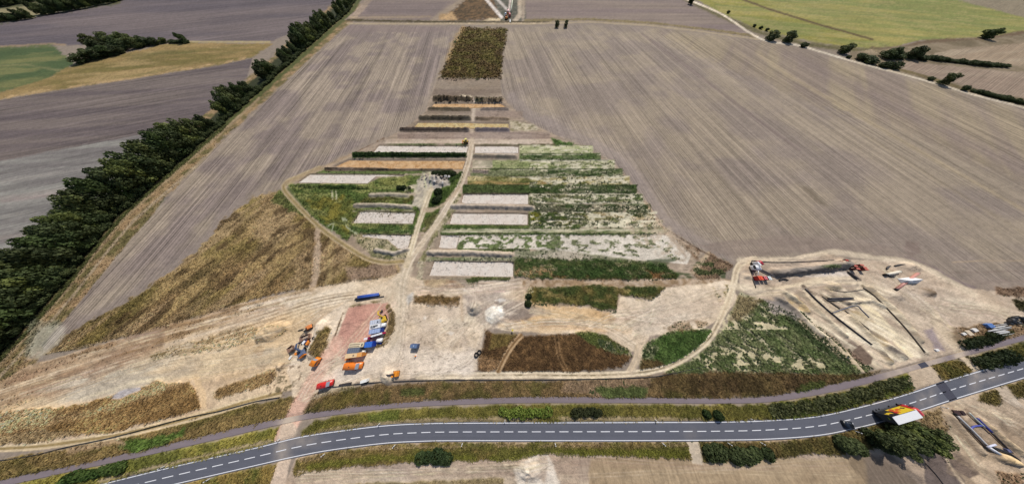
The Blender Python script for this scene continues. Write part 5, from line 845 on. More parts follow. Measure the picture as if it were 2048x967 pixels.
# ------------------------------------------------------------ machines, containers, pipes
class MB:
    def __init__(s): s.v = []; s.f = []
    def add(s, vs, fs): b = len(s.v); s.v += [tuple(v) for v in vs]; s.f += [tuple(b+i for i in f) for f in fs]; return s
    def box(s, x0, x1, y0, y1, z0, z1, tx=0, ty=0):
        """a box whose top may be narrower by tx, ty on each side"""
        return s.add([(x0, y0, z0), (x1, y0, z0), (x1, y1, z0), (x0, y1, z0), (x0+tx, y0+ty, z1), (x1-tx, y0+ty, z1), (x1-tx, y1-ty, z1), (x0+tx, y1-ty, z1)],
                     [(3, 2, 1, 0), (4, 5, 6, 7), (0, 1, 5, 4), (1, 2, 6, 5), (2, 3, 7, 6), (3, 0, 4, 7)])
    def loft(s, st):
        """st: (x, z0, z1, half width low, half width high); rounded car-like sections"""
        n = 8; V = []
        for x, z0, z1, a, b in st:
            h = z1-z0; V += [(x, -a*.9, z0), (x, -a, z0+h*.25), (x, -a*.99, z0+h*.6), (x, -b, z1-h*.04), (x, b, z1-h*.04), (x, a*.99, z0+h*.6), (x, a, z0+h*.25), (x, a*.9, z0)]
        F = [(k*n+i, k*n+(i+1) % n, (k+1)*n+(i+1) % n, (k+1)*n+i) for k in range(len(st)-1) for i in range(n)]
        F += [tuple(range(n))[::-1], tuple(range((len(st)-1)*n, len(st)*n))]; return s.add(V, F)
    def tube(s, pts, r, k=8, caps=True):
        P_ = [Vector(p) for p in pts]; V = []
        for i, p in enumerate(P_):
            d = (P_[min(i+1, len(P_)-1)]-P_[max(i-1, 0)]).normalized(); u = d.cross(Vector((0, 0, 1)))
            u = u.normalized() if u.length > .01 else Vector((1, 0, 0)); w = d.cross(u); rr = r[i] if isinstance(r, (list, tuple)) else r
            V += [p+(u*math.cos(6.28319*j/k)+w*math.sin(6.28319*j/k))*rr for j in range(k)]
        F = [(i*k+j, i*k+(j+1) % k, (i+1)*k+(j+1) % k, (i+1)*k+j) for i in range(len(P_)-1) for j in range(k)]
        if caps: F += [tuple(range(k))[::-1], tuple(range((len(P_)-1)*k, len(P_)*k))]
        return s.add(V, F)
    def beam(s, p, q, w, h, w2=None, h2=None):
        p, q = Vector(p), Vector(q); d = (q-p).normalized(); u = Vector((0, 1, 0)) if abs(d.y) < .9 else Vector((1, 0, 0)); n = d.cross(u).normalized(); u = n.cross(d)
        V = []
        for c, a, b in ((p, w, h), (q, w2 or w, h2 or h)): V += [c-u*a/2-n*b/2, c+u*a/2-n*b/2, c+u*a/2+n*b/2, c-u*a/2+n*b/2]
        return s.add(V, [(0, 1, 5, 4), (1, 2, 6, 5), (2, 3, 7, 6), (3, 0, 4, 7), (3, 2, 1, 0), (4, 5, 6, 7)])
    def build(s, name, mat, parent=None, smooth=False, **pr):
        o = mesh_obj(name, s.v, s.f, mat, parent, smooth, **pr); return o
_mc = {}
def paint(c, rough=.4, spec=.5, amp=.06, metal=0):
    k = (tuple(c), rough, metal)
    if k not in _mc: _mc[k] = flat_mat('paint_%02x%02x%02x' % tuple(int(v) for v in c), c, rough, amp, 1.5, metal, spec)
    return _mc[k]
BLACK = paint((30, 30, 34), .6); RUB = paint((26, 25, 26), .9, .2); GLASS = paint((38, 46, 58), .08, .8); STEEL = paint((120, 122, 128), .5, .5); DGREY = paint((62, 64, 70), .6)
WHITE = paint((246, 246, 248), .5); CREAM = paint((236, 214, 176), .7); RUST = paint((120, 88, 72), .9)
def root(name, label, cat, loc, rz, sc=1.0, group=None):
    e = bpy.data.objects.new(name, None); e.location = loc; e.rotation_euler = (0, 0, rz); e.scale = (sc, sc, sc); link(e); e['label'] = label; e['category'] = cat
    if group: e['group'] = group
    return e
def pose(p, q, z=0, g=None):
    """centre and heading from two points of the photograph (rear, front) seen at height z"""
    a = Vector(G(*p, z)); b = Vector(G(*q, z)); c = (a+b)/2; d = b-a
    return (c.x, c.y, 0 if g is None else g), math.atan2(d.y, d.x), d.length
def wheel(parent, x, y, r, w, rim=STEEL):
    t = MB().tube([(x, y-w/2, r), (x, y-w*.42, r), (x, y+w*.42, r), (x, y+w/2, r)], [r*.9, r, r, r*.9], 14).build('wheel', RUB, parent)
    s = 1 if y > 0 else -1; MB().tube([(x, y+s*w*.3, r), (x, y+s*w*.53, r)], r*.58, 10).build('rim', rim, t)
def car(name, label, cat, p, q, col, kind='van', z=1.4, wid=1.9, group=None):
    loc, rz, L_ = pose(p, q, z); r = root(name, label, cat, loc, rz, 1, group); h = L_/2; w = wid/2; pm = paint(col, .35, .6)
    if kind == 'car':
        H1, H2 = .85, 1.42
        MB().loft([(-h, .35, .75, w*.8, w*.7), (-h+.25, .25, .9, w, w*.9), (-h*.5, .22, .95, w, w*.93), (h*.3, .22, .92, w, w*.9), (h-.35, .25, .78, w*.97, w*.85), (h, .35, .62, w*.78, w*.68)]).build('body', pm, r, True)
        MB().loft([(-h*.82, .85, .92, w*.8, w*.6), (-h*.55, .85, 1.38, w*.88, w*.62), (h*.08, .85, 1.42, w*.88, w*.64), (h*.45, .85, .93, w*.86, w*.72)]).build('windows', GLASS, r, True)
        MB().box(-h*.52, h*.06, -w*.63, w*.63, 1.38, 1.46, .08, .08).build('roof', pm, r)
        fx = h
    else:
        top = 2.3 if wid > 2 else 1.9
        MB().loft([(-h, .3, top-.1, w*.96, w*.86), (-h+.12, .28, top, w, w*.88), (h*.36, .28, top, w, w*.88), (h*.5, .28, top-.12, w, w*.86), (h*.72, .28, top*.6, w, w*.88), (h-.15, .3, top*.5, w*.97, w*.82), (h, .35, top*.42, w*.85, w*.72)]).build('body', pm, r, True)
        zt, zb = top-.07, top*.63
        MB().add([(h*.49, -w*.74, zt), (h*.49, w*.74, zt), (h*.70, w*.82, zb), (h*.70, -w*.82, zb)], [(0, 1, 2, 3)]).add([(h*.49, -w*.74, zt+.03), (h*.49, w*.74, zt+.03), (h*.73, w*.82, zb+.03), (h*.73, -w*.82, zb+.03)], [(3, 2, 1, 0)]).build('windscreen', paint((150, 160, 172), .1, .9), r)
        for s in (-1, 1):
            MB().box(h*.12, h*.44, s*w*.97-.03, s*w*.97+.03, top*.56, top*.86, .1).build('side_window', GLASS, r)
            if kind == 'bus': MB().box(-h*.8, h*.05, s*w*.97-.03, s*w*.97+.03, top*.56, top*.86, .1).build('side_window', GLASS, r)
        MB().box(-h*.3, -h*.2, -w*.1, w*.1, top-.02, top+.12).build('roof_vent', DGREY, r)
        fx = h
    for s in (-1, 1):
        MB().box(fx-.22, fx-.01, s*w*.62-.18, s*w*.62+.18, .55 if kind == 'car' else .75, .7 if kind == 'car' else .95).build('headlight', WHITE, r)
        MB().box(h*.42, h*.5, s*(w+.12)-.08, s*(w+.12)+.08, .95 if kind == 'car' else 1.25, 1.1 if kind == 'car' else 1.5).build('mirror', BLACK, r)
        for x in (-h*.6, h*.62): wheel(r, x, s*(w-.12), .34, .24)
    MB().box(h-.12, h+.04, -w*.75, w*.75, .3, .5).build('bumper', BLACK, r); MB().box(-h-.04, -h+.1, -w*.75, w*.75, .3, .5).build('bumper', BLACK, r)
    return r
car('parked_van', 'red van with grey windscreen parked alone near the site entrance', 'van', (635.5, 772), (662, 765.5), (214, 44, 34), 'van', 1.6, 2.1)
car('parked_van', 'long orange van with a dark front parked below the containers', 'van', (686, 733), (719.5, 732), (236, 128, 34), 'van', 2.1, 2.5)
car('parked_van', 'orange van with dark side windows parked at an angle beside the rubble track', 'van', (624, 731), (633.5, 715), (240, 138, 34), 'bus', 1.6, 2.2)
car('black_car', 'black car driving behind the truck on the road', 'car', (1689, 847.5), (1710, 851), (20, 22, 26), 'car', .8, 1.95)
# ---- the truck
def px_box(corn, z):
    c = [Vector(G(*p, z)) for p in corn]; o = (c[0]+c[1]+c[2]+c[3])/4; d = ((c[1]-c[0])+(c[2]-c[3]))/2; e = ((c[1]-c[2])+(c[0]-c[3]))/2
    return (o.x, o.y, 0), math.atan2(d.y, d.x), d.length, e.length
loc, rz, L_, W_ = px_box([(1785, 833), (1832.5, 819.5), (1846, 833.5), (1797, 849)], 4.0)
t = root('lorry', 'lorry with white roof, red cab and colourful side driving on the road', 'truck', loc, rz); h, w = L_/2, min(W_, 2.6)/2
tb = MB().box(-h, h, -w, w, 1.15, 3.96).build('trailer_box', paint((24, 24, 28), .5), t); MB().box(-h-.02, h+.02, -w-.02, w+.02, 3.965, 4.03).build('roof', WHITE, t)
MB().box(-h, h, -w*.5, w*.5, .75, 1.14).build('chassis', BLACK, t)
for s in (-1, 1):
    MB().box(-h*.95, h*.9, s*w-.04, s*w+.04, .62, 1.1).build('side_skirt', DGREY, t)
    yy = s*(w+.012)
    def panel(nm, pts, col, k=1): return MB().add([(x, yy*k+s*.004, z) for x, z in pts]+[(x, yy*k-s*.02, z) for x, z in pts], [tuple(range(len(pts))), tuple(range(len(pts), 2*len(pts)))[::-1]]+[(i, (i+1) % len(pts), len(pts)+(i+1) % len(pts), len(pts)+i) for i in range(len(pts))]).build(nm, paint(col, .5), tb)
    panel('side_print', [(h*.98, 1.3), (h*.98, 3.8), (-h*.28, 3.8), (-h*.18, 2.4), (-h*.3, 1.3)], (236, 202, 44))
    for i in range(11):
        a = R_.uniform(-.25, .42)*h; c = R_.uniform(1.6, 3.5); q = R_.uniform(.3, .55); panel('red_blot', [(a+q*math.cos(j*.785)*R_.uniform(.7, 1.2), min(3.75, max(1.35, c+q*math.sin(j*.785)*R_.uniform(.7, 1.2)))) for j in range(8)], R_.choice([(214, 66, 36), (228, 120, 44), (196, 44, 34)]), 1.004+i*.0006)
    panel('black_blot', [(h*.6, 2.0), (h*.75, 2.6), (h*.9, 2.3), (h*.8, 1.8)], (30, 28, 30), 1.008)
    panel('yellow_script', [(-h*.88, 2.3), (-h*.8, 3.1), (-h*.62, 2.7), (-h*.42, 3.1), (-h*.4, 2.5), (-h*.6, 2.2), (-h*.75, 2.4)], (232, 196, 50), 1.004)
MB().box(-h-.05, -h-.01, -w*.9, -w*.05, 1.3, 3.85).build('rear_door', DGREY, t); MB().box(-h-.05, -h-.01, w*.05, w*.9, 1.3, 3.85).build('rear_door', DGREY, t)
MB().box(-h-.09, -h-.05, -w*.1, w*.55, 3.0, 3.2).build('rear_stripe', paint((190, 200, 40)), t)
RED = paint((206, 42, 40), .35, .6); c0 = h+.35; c1 = c0+2.0
MB().loft([(c0, .9, 3.5, w*.98, w*.94), (c0+.2, .6, 3.75, w, w*.92), (c1-.5, .55, 3.7, w, w*.92), (c1-.12, .5, 2.9, w*.98, w*.93), (c1, .55, 1.7, w*.93, w*.9)]).build('cab', RED, t, True)
MB().box(c0+.3, c1-.7, -w*.8, w*.8, 3.7, 3.98, .3, .1).build('roof_deflector', paint((226, 86, 96), .4), t); MB().add([(c1-.42, -w*.84, 3.45), (c1-.42, w*.84, 3.45), (c1-.02, w*.86, 2.35), (c1-.02, -w*.86, 2.35)], [(0, 3, 2, 1)]).build('windscreen', GLASS, t)
for s in (-1, 1):
    MB().box(c0+.9, c1-.55, s*w-.02, s*w+.03, 2.1, 2.95).build('side_window', GLASS, t); MB().box(c1-.25, c1-.1, s*(w+.2)-.1, s*(w+.2)+.1, 2.2, 2.9).build('mirror', BLACK, t); MB().box(c1-.05, c1+.05, s*w*.7-.2, s*w*.7+.2, .75, 1.0).build('headlight', WHITE, t)
    for x in (-h*.75, -h*.5, -h*.25, h*.6, c1-.75): wheel(t, x, s*(w-.17), .5, .34)
# ---- excavators and other machines
def excavator(name, label, p, q, body, boomc, size=1.0, arm='up', cabc=None, z=1.2, swing=0, weight=None):
    loc, rz, L_ = pose(p, q, z); r = root(name, label, 'excavator', loc, rz, size); bm = paint(body, .5); bo = paint(boomc, .5)
    for s in (-1, 1):
        tr = MB().loft([(-1.9, .25, .62, .01, .01), (-1.6, .02, .85, .01, .01), (1.6, .02, .85, .01, .01), (1.9, .25, .62, .01, .01)])
        tr = MB(); prof = [(-1.95, .45), (-1.75, .12), (-1.4, 0), (1.4, 0), (1.75, .12), (1.95, .45), (1.75, .78), (1.4, .88), (-1.4, .88), (-1.75, .78)]; n = len(prof)
        tr.add([(x, s*.95-.28, z_) for x, z_ in prof]+[(x, s*.95+.28, z_) for x, z_ in prof], [tuple(range(n)), tuple(range(n, 2*n))[::-1]]+[(i, n+i, n+(i+1) % n, (i+1) % n) for i in range(n)]).build('track', RUB, r)
    MB().box(-.9, .9, -.6, .6, .3, 1.0, .1, .1).build('undercarriage', DGREY, r)
    up = bpy.data.objects.new('upper_body', MB_mesh(MB().box(-1.7, 1.1, -1.25, 1.25, 1.02, 1.35).box(-1.6, -.1, -1.2, 1.2, 1.35, 2.1, .12, .1).box(-.1, 1.0, -1.2, -.25, 1.35, 1.8, .1, .08), bm)); up.rotation_euler = (0, 0, swing); link(up, r)
    mk = lambda mb, nm, mt, sm=False: mb.build(nm, mt, up, sm)
    mk(MB().box(-2.15, -1.55, -1.2, 1.2, 1.0, 2.0, .18, .2), 'counterweight', paint(weight, .5) if weight else bm)
    mk(MB().box(-.05, 1.3, .3, 1.2, 1.35, 2.75, .12, .08), 'cab', GLASS); mk(MB().box(.02, 1.2, .34, 1.16, 2.75, 2.84, .04, .04), 'cab_roof', paint(cabc, .5) if cabc else bm)
    if arm == 'up': a, b, c, d = (1.0, -.05, 1.5), (2.6, -.05, 4.2), (4.6, -.05, 3.6), (5.0, -.05, 1.2)
    elif arm == 'low': a, b, c, d = (1.0, -.05, 1.4), (2.9, -.05, 2.8), (5.2, -.05, 1.7), (6.0, -.05, .35)
    else: a, b, c, d = (1.0, -.05, 1.5), (1.9, -.05, 4.0), (3.2, -.05, 3.4), (2.7, -.05, .9)
    mk(MB().beam(a, b, .45, .6, .42, .7).beam(b, c, .42, .7, .34, .4), 'boom', bo); mk(MB().beam(c, d, .32, .55, .26, .3), 'stick', bo)
    v = Vector(d); mk(MB().box(v.x-.55, v.x+.45, -.65, .55, v.z-.75, v.z+.05, .1, 0), 'bucket', DGREY); mk(MB().tube([(1.2, .22, 1.6), (Vector(b)*.75+Vector(a)*.25)+Vector((.3, .27, -.2))], .09), 'hydraulic_cylinder', STEEL)
    return r
def MB_mesh(mb, mat):
    me = bpy.data.meshes.new('mesh'); me.from_pydata(mb.v, [], mb.f); me.materials.append(mat); return me
excavator('tracked_excavator', 'orange tracked excavator digging at the sand heap by the yard edge', (799, 747), (780, 748), (240, 150, 40), (64, 62, 72), .72, 'low')
excavator('tracked_excavator', 'blue-grey excavator with orange rear and raised arm among the dump boxes', (608, 716), (598, 694), (96, 110, 140), (84, 98, 128), .9, 'low', weight=(240, 140, 40), cabc=(240, 140, 40))
excavator('tracked_excavator', 'yellow excavator with raised arm behind the white container', (769, 645), (763, 628), (226, 190, 60), (232, 196, 66), .78, 'up')
excavator('tracked_excavator', 'orange and beige excavator topmost of the machines left of the rubble pad', (621, 651), (607, 659), (232, 142, 80), (70, 66, 64), .7, 'fold', cabc=(222, 196, 160))
excavator('tracked_excavator', 'small orange excavator at the top of the picture below the white ramps', (1011, 38), (1015, 35), (236, 140, 44), (236, 140, 44), 1.25, 'up')
# bulldozer
loc, rz, _ = pose((937, 283), (926, 283.5), .8); r = root('bulldozer', 'yellow bulldozer with orange blade beside the track north of the plots', 'bulldozer', loc, rz, 1.05)
for s in (-1, 1): MB().box(-1.9, 1.7, s*1.05-.28, s*1.05+.28, 0, 1.0, .35, 0).build('track', paint((96, 66, 50), .9), r)
MB().box(-1.6, .2, -.8, .8, .7, 1.6, .1, .1).box(.2, 2.0, -.55, .55, .7, 1.75, .1, .1).build('body', paint((222, 186, 70)), r); MB().box(-1.1, .3, -.75, .75, 1.6, 2.7, .15, .1).build('cab', GLASS, r); MB().box(-1.1, .3, -.75, .75, 2.7, 2.82, .03, .03).build('cab_roof', paint((244, 232, 120)), r)
MB().box(2.35, 2.6, -1.7, 1.7, .05, 1.2).build('blade', paint((228, 150, 96)), r); MB().beam((0, 1.4, .5), (2.4, 1.4, .5), .15, .2).beam((0, -1.4, .5), (2.4, -1.4, .5), .15, .2).build('push_arm', paint((222, 186, 70)), r)
# compact roller
loc, rz, _ = pose((617, 686), (610, 681), .8); r = root('roller', 'small orange and blue roller parked between the brown box and the blue-grey excavator', 'roller', loc, rz, .95)
MB().tube([(1.0, -.8, .6), (1.0, .8, .6)], .6, 16).build('drum', STEEL, r); MB().box(-1.5, .2, -.75, .75, .5, 1.3, .15, .1).build('body', paint((240, 146, 60)), r); MB().box(-.3, .7, -.6, .6, .8, 1.9, .1, .1).build('cab', paint((70, 90, 160)), r); MB().box(-.35, .75, -.65, .65, 1.9, 2.0).build('cab_roof', WHITE, r)
for s in (-1, 1): wheel(r, -.9, s*.75, .5, .3)
# ---- containers
def container(name, label, cat, corners, H=2.6, roofc=(200, 200, 205), side=(180, 180, 185), endc=None, ribs=True, marks=None, windows=0, parent=None, group=None, z0=0):
    loc, rz, L_, W_ = px_box(corners, H+z0); loc = (loc[0], loc[1], z0); r = root(name, label, cat, loc, rz, 1, group); h, w = L_/2, W_/2; sm = paint(side, .6); em = paint(endc, .6) if endc else sm
    mb = MB(); mb.box(-h+.06, h-.06, -w+.05, w-.05, .12, H-.05)
    n = max(4, int(L_/.7))
    for i in range(n):
        x = -h+.2+(L_-.4)*i/n
        for s in (-1, 1): mb.box(x, x+(L_-.4)/n*.5, s*(w-.03)-.03, s*(w-.03)+.03, .2, H-.15)
    mb.build('side_wall', sm, r); MB().box(h-.07, h-.02, -w+.08, w-.08, .15, H-.1).build('end_door', em, r); MB().box(-h+.02, -h+.07, -w+.08, w-.08, .15, H-.1).build('end_wall', em, r)
    for a in (-1, 1):
        for b in (-1, 1): MB().box(a*(h-.07)-.07, a*(h-.07)+.07, b*(w-.07)-.07, b*(w-.07)+.07, 0, H).build('corner_post', em, r)
    rf = MB().box(-h, h, -w, w, H, H+.07).build('roof', paint(roofc, .6, .3, .12), r)
    if ribs:
        k = max(5, int(L_/.8)); q = MB()
        for i in range(k): x = -h+.25+(L_-.5)*i/(k-1); q.box(x-.09, x+.09, -w+.1, w-.1, H+.07, H+.12)
        q.build('roof_rib', paint(tuple(v*.86 for v in roofc), .6), rf)
    for m in marks or []: MB().box(m[0]*h, m[1]*h, m[2]*w, m[3]*w, H+.072, H+m[4]).build(m[6], paint(m[5], .6), rf)
    for i in range(windows):
        x = -h+L_*(i+.5)/windows
        for s in (-1, 1): f = MB().box(x-.5, x+.5, s*w-.02, s*w+.03, 1.0, 2.0).build('window', WHITE, r); MB().box(x-.42, x+.42, s*w+s*.02-.02, s*w+s*.02+.03, 1.08, 1.92).build('pane', GLASS, f)
    return r
def quad(cx, cy, dx, dy, ex, ey): return [(cx-dx-ex, cy-dy-ey), (cx+dx-ex, cy+dy-ey), (cx+dx+ex, cy+dy+ey), (cx-dx+ex, cy-dy+ey)]
container('site_container', 'light grey-blue container topmost of the stack at the rubble pad', 'container', [(740, 641), (758.7, 637), (760.3, 645), (739.8, 649)], 2.6, (206, 212, 226), (190, 196, 208), marks=[(.62, .74, -.5, .1, .4, (60, 62, 66), 'roof_hatch')], windows=2)
container('site_container', 'white container with a dark round cooling unit on its roof', 'container', [(739.5, 649.5), (760.5, 645.5), (760.5, 653.8), (739, 658)], 2.6, (240, 240, 242), (226, 226, 228), ribs=False, marks=[(-.75, .1, -.45, .45, .3, (90, 92, 96), 'cooling_unit'), (-.45, -.2, -.25, .25, .5, (190, 192, 196), 'fan'), (.1, .55, -.05, .45, .25, (70, 72, 76), 'duct')])
container('site_container', 'pale blue container with dark blue end at the rubble pad', 'container', [(738.5, 659.5), (760.3, 655), (760.6, 663.6), (737, 668.3)], 2.7, (166, 184, 222), (44, 78, 158), (36, 70, 156))
container('site_container', 'narrow white container with a magenta end below the pale blue one', 'container', [(741.5, 670.5), (764, 664), (764.8, 667), (741.6, 674)], 2.4, (244, 244, 246), (230, 230, 234), (206, 40, 100))
container('portable_toilet', 'small white cabin with a magenta end at the edge of the rubble pad', 'toilet', [(728, 675), (735, 673.8), (735, 678), (727.5, 679.5)], 2.3, (244, 236, 240), (208, 48, 110), (208, 48, 110), ribs=False)
container('site_office', 'cream cabin with rows of small dark vents on its roof', 'cabin', [(699.5, 686), (727.5, 684), (727.5, 692.8), (696.8, 695)], 2.6, (234, 216, 182), (226, 206, 170), ribs=False, windows=3,
          marks=[(-.9+i*.155, -.9+i*.155+.1, y, y+.3, .14, (72, 66, 60), 'roof_vent') for i in range(9) for y in (-.65, .25)]+[(.72, .86, -.5, .5, .2, (60, 58, 58), 'roof_hatch')])
container('site_container', 'bright blue container joined to the right end of the cream cabin', 'container', [(729.5, 683.8), (744.5, 682.6), (744, 692.8), (728.6, 694.8)], 2.6, (62, 118, 214), (30, 76, 190), (26, 70, 186))
container('site_container', 'dark grey container with ribbed roof in the middle of the lower stack', 'container', [(696, 695.8), (720, 694), (718, 704.8), (693.4, 706.6)], 2.6, (112, 120, 136), (96, 102, 116))
container('site_office', 'cream and orange cabin with round roof logo, lowest of the lower stack', 'cabin', [(691.6, 707.4), (724, 703.4), (723.2, 712.6), (689.3, 716)], 2.6, (240, 206, 160), (230, 160, 90), (236, 150, 60), ribs=False, windows=3, marks=[(-.08, .08, -.4, .4, .14, (150, 130, 110), 'roof_mark'), (.42, .98, -.95, .95, .1, (240, 172, 96), 'orange_sheet')])
container('storage_box', 'small faded blue container standing alone in the middle of the yard', 'container', [(820.5, 688), (834, 688.3), (834.5, 695.5), (820, 695)], 2.2, (104, 126, 164), (70, 92, 134), marks=[(-.1, .1, -.2, .6, .15, (170, 184, 206), 'roof_mark')])
container('storage_box', 'flat orange box below the cream and orange cabin', 'box', [(690, 717), (698, 716.4), (698, 719.5), (689.5, 720)], 1.0, (236, 150, 70), (226, 130, 50), ribs=False)
def round_tank(name, label, cat, p, q, rad, col, z=.9):
    loc, rz, L_ = pose(p, q, z); r = root(name, label, cat, loc, rz); h = L_/2
    MB().tube([(-h, 0, rad+.1), (-h*.85, 0, rad+.1), (h*.85, 0, rad+.1), (h, 0, rad+.1)], [rad*.6, rad, rad, rad*.6], 14).build('vessel', paint(col, .4), r, True)
    for x in (-h*.6, h*.6): MB().box(x-.12, x+.12, -rad*.8, rad*.8, 0, .5).build('saddle', DGREY, r)
    return r
round_tank('water_tank', 'white rounded tank on the verge right of the cream cabin', 'tank', (754, 680.5), (765, 679), .8, (246, 246, 248)); round_tank('water_tank', 'small white tank beside the dark grey container', 'tank', (726, 706), (729.5, 700), .8, (244, 240, 232)); round_tank('water_tank', 'white tank tucked behind the white container with the cooling unit', 'tank', (761, 650.5), (772, 648.5), .85, (244, 246, 248))
def skip(name, label, corners, H, col, inner):
    loc, rz, L_, W_ = px_box(corners, H); r = root(name, label, 'skip', loc, rz); h, w = L_/2, W_/2
    MB().box(-h+.1, h-.1, -w+.1, w-.1, .05, .2).build('floor', paint(inner, .9), r)
    for s in (-1, 1): MB().add([(-h+.5, s*(w-.15), 0), (h-.5, s*(w-.15), 0), (h, s*w, H), (-h, s*w, H), (-h+.5, s*(w-.22), 0), (h-.5, s*(w-.22), 0), (h, s*(w-.08), H), (-h, s*(w-.08), H)], [(0, 1, 2, 3), (7, 6, 5, 4), (3, 2, 6, 7), (0, 3, 7, 4), (1, 5, 6, 2)]).build('side_wall', paint(col, .8), r)
    for s in (-1, 1): MB().add([(s*(h-.5), -w+.1, 0), (s*(h-.5), w-.1, 0), (s*h, w, H), (s*h, -w, H), (s*(h-.58), -w+.1, 0), (s*(h-.58), w-.1, 0), (s*(h-.08), w, H), (s*(h-.08), -w, H)], [(0, 1, 2, 3), (7, 6, 5, 4), (3, 2, 6, 7), (0, 3, 7, 4), (1, 5, 6, 2)]).build('end_wall', paint(col, .8), r)
    MB().box(-h*.8, h*.8, -w*.75, w*.75, .2, H*.75, .5, .4).build('load', paint(inner, .95, .1, .3), r)
skip('dump_box', 'brown steel dump box above the blue-grey excavator', [(597, 675), (615, 667), (618, 675), (600, 683)], 1.5, (142, 112, 98), (186, 164, 146))
skip('dump_box', 'brown steel dump box leftmost beside the soil heap', [(571, 698), (581, 691), (588, 696), (577, 705)], 1.5, (136, 106, 90), (178, 154, 132))
skip('dump_box', 'small black bin right of the orange and beige excavator', [(623, 674), (628, 672.5), (629, 676.5), (624, 678)], 1.3, (44, 40, 38), (60, 52, 46))
def slab(name, label, cat, corners, H, col, z=None):
    loc, rz, L_, W_ = px_box(corners, H); o = MB().box(-L_/2, L_/2, -W_/2, W_/2, 0, H, .04, .04); r = root(name, label, cat, loc, rz)
    o.build('panel', paint(col, .7, .3, .12), r)
    for x in (-.35, .35): MB().box(x*L_-.1, x*L_+.1, -W_/2-.05, W_/2+.05, -.02, .1).build('batten', paint((110, 92, 70), .9), r)
    return r
slab('white_crate', 'flat white crate by the barrier fence below the yard', 'crate', [(720, 761), (733, 757.6), (733.5, 763), (720, 767)], 1.4, (240, 240, 236)); slab('concrete_beam', 'long dark beam lying by the barrier fence beside the red van', 'beam', [(677, 768.5), (701, 764), (702, 767.5), (677, 772)], .5, (66, 62, 62))
slab('blue_plank', 'blue panel lying at a slant beside the white rounded tank', 'panel', [(749, 680.5), (763, 685), (762, 688), (748, 683)], .5, (50, 86, 180)); slab('white_sheet', 'small white sheets on the ground left of the blue-grey excavator', 'sheet', [(576, 717), (581, 710), (584, 712), (579, 719)], .3, (244, 240, 232))
slab('concrete_plate', 'pale beige plate among debris by the upper path', 'plate', [(1930, 661), (1939, 659.5), (1950, 669.5), (1941, 671)], .4, (222, 204, 178)); slab('white_pallet', 'white pallet left of the beige plate', 'pallet', [(1925, 666), (1931, 664), (1934, 668), (1928, 670.5)], .5, (232, 228, 222)); slab('white_pallet', 'white pallet right of the beige plate', 'pallet', [(1946, 658), (1954, 655.5), (1957, 661), (1950, 663.5)], .6, (234, 230, 224))
slab('white_bag', 'white sheet lying on the verge below the earth ramp', 'sheet', [(1871, 698), (1878, 697), (1880, 701), (1874, 702)], .4, (240, 238, 236)); slab('blue_crate', 'blue and white crate beside the silver poles', 'crate', [(1976, 648), (1986, 646), (1990, 653), (1980, 655)], 1.0, (96, 130, 190))
# traffic cone, tyres
x, y = G(832, 711); r = root('traffic_cone', 'orange cone standing below the faded blue container', 'cone', (x, y, .05), 0, 1.6)
MB().box(-.3, .3, -.3, .3, 0, .06).build('base', WHITE, r); MB().tube([(0, 0, .06), (0, 0, .8)], [.22, .05], 10).build('cone', paint((240, 150, 60)), r)
for px_, py_, lab in ((953, 708.5, 'larger dark tyre lying left of its pair at the brown plot'), (959, 703.5, 'dark tyre lying right of its pair at the brown plot')):
    x, y = G(px_, py_); r = root('old_tyre', lab, 'tyre', (x, y, .05), 0); n = 16; mb = MB()
    V = []; 
    for i in range(n):
        a = i*6.28319/n
        for R2, z_ in ((.55, .05), (.95, .1), (1.0, .35), (.95, .6), (.55, .62)): V.append((R2*math.cos(a), R2*math.sin(a), z_))
    mb.add(V, [(i*5+j, ((i+1) % n)*5+j, ((i+1) % n)*5+(j+1) % 5, i*5+(j+1) % 5) for i in range(n) for j in range(5)]).build('tread', RUB, r)
    MB().tube([(0, 0, .2), (0, 0, .3)], .54, 12).build('inner', paint((150, 140, 128), .9), r)
x, y = G(1025, 659); r = root('survey_stake', 'short stake with yellow top beside the sandy track', 'stake', (x, y, 0), 0); MB().tube([(0, 0, 0), (0, 0, 1.2)], .12, 6).build('post', paint((96, 84, 66)), r); MB().box(-.35, .35, -.35, .35, 1.2, 1.6).build('cap', paint((222, 206, 66)), r)
# ---- pipes
def gp(p, z): return (*G(p[0], p[1], z), z)
def pipe(name, label, cat, pts, rad, col, z=None, dark_end=False, group=None, n=3):
    P3 = [gp(p, (rad if z is None else z)) for p in (smooth(pts, n) if len(pts) > 2 else pts)]; c = Vector(P3[0])
    r = root(name, label, cat, (c.x, c.y, 0), 0, 1, group); P4 = [(x-c.x, y-c.y, z_) for x, y, z_ in P3]
    MB().tube(P4, rad, 10).build('tube', paint(col, .5, .4, .1), r, True)
    if dark_end:
        a = Vector(P4[0]); b = Vector(P4[-1]); d = (b-a).normalized(); MB().tube([a-d*.5, a+d*.12], rad*1.07, 10).build('end_cap', BLACK, r)
        MB().tube([b-d*.1, b+d*.03], rad*1.05, 10).build('joint_ring', DGREY, r)
    return r
for i in range(4): pipe('steel_pipe', ('blue pipe in the back row of the long stack', 'blue pipe, second row of the long stack', 'blue pipe, third row of the long stack', 'blue pipe, front row of the long stack')[i], 'pipe', [(715+i*.4, 592.2+i*1.5), (757+i*.5, 586.2+i*1.5)], .30, ((66, 100, 190), (58, 92, 180), (70, 106, 196), (44, 60, 110))[i], .7 if i < 3 else .4, group='blue pipes above the rubble pad')
for i, (a, b, c) in enumerate([((710, 596.5), (760, 589.5), 'upper black rail carrying the blue pipes'), ((709, 599), (756, 593.5), 'middle black rail under the blue pipes'), ((712, 601.3), (768, 591.8), 'longest black rail in front of the blue pipes')]): pipe('black_rail', c, 'rail', [a, b], .2, (34, 36, 48), .25)
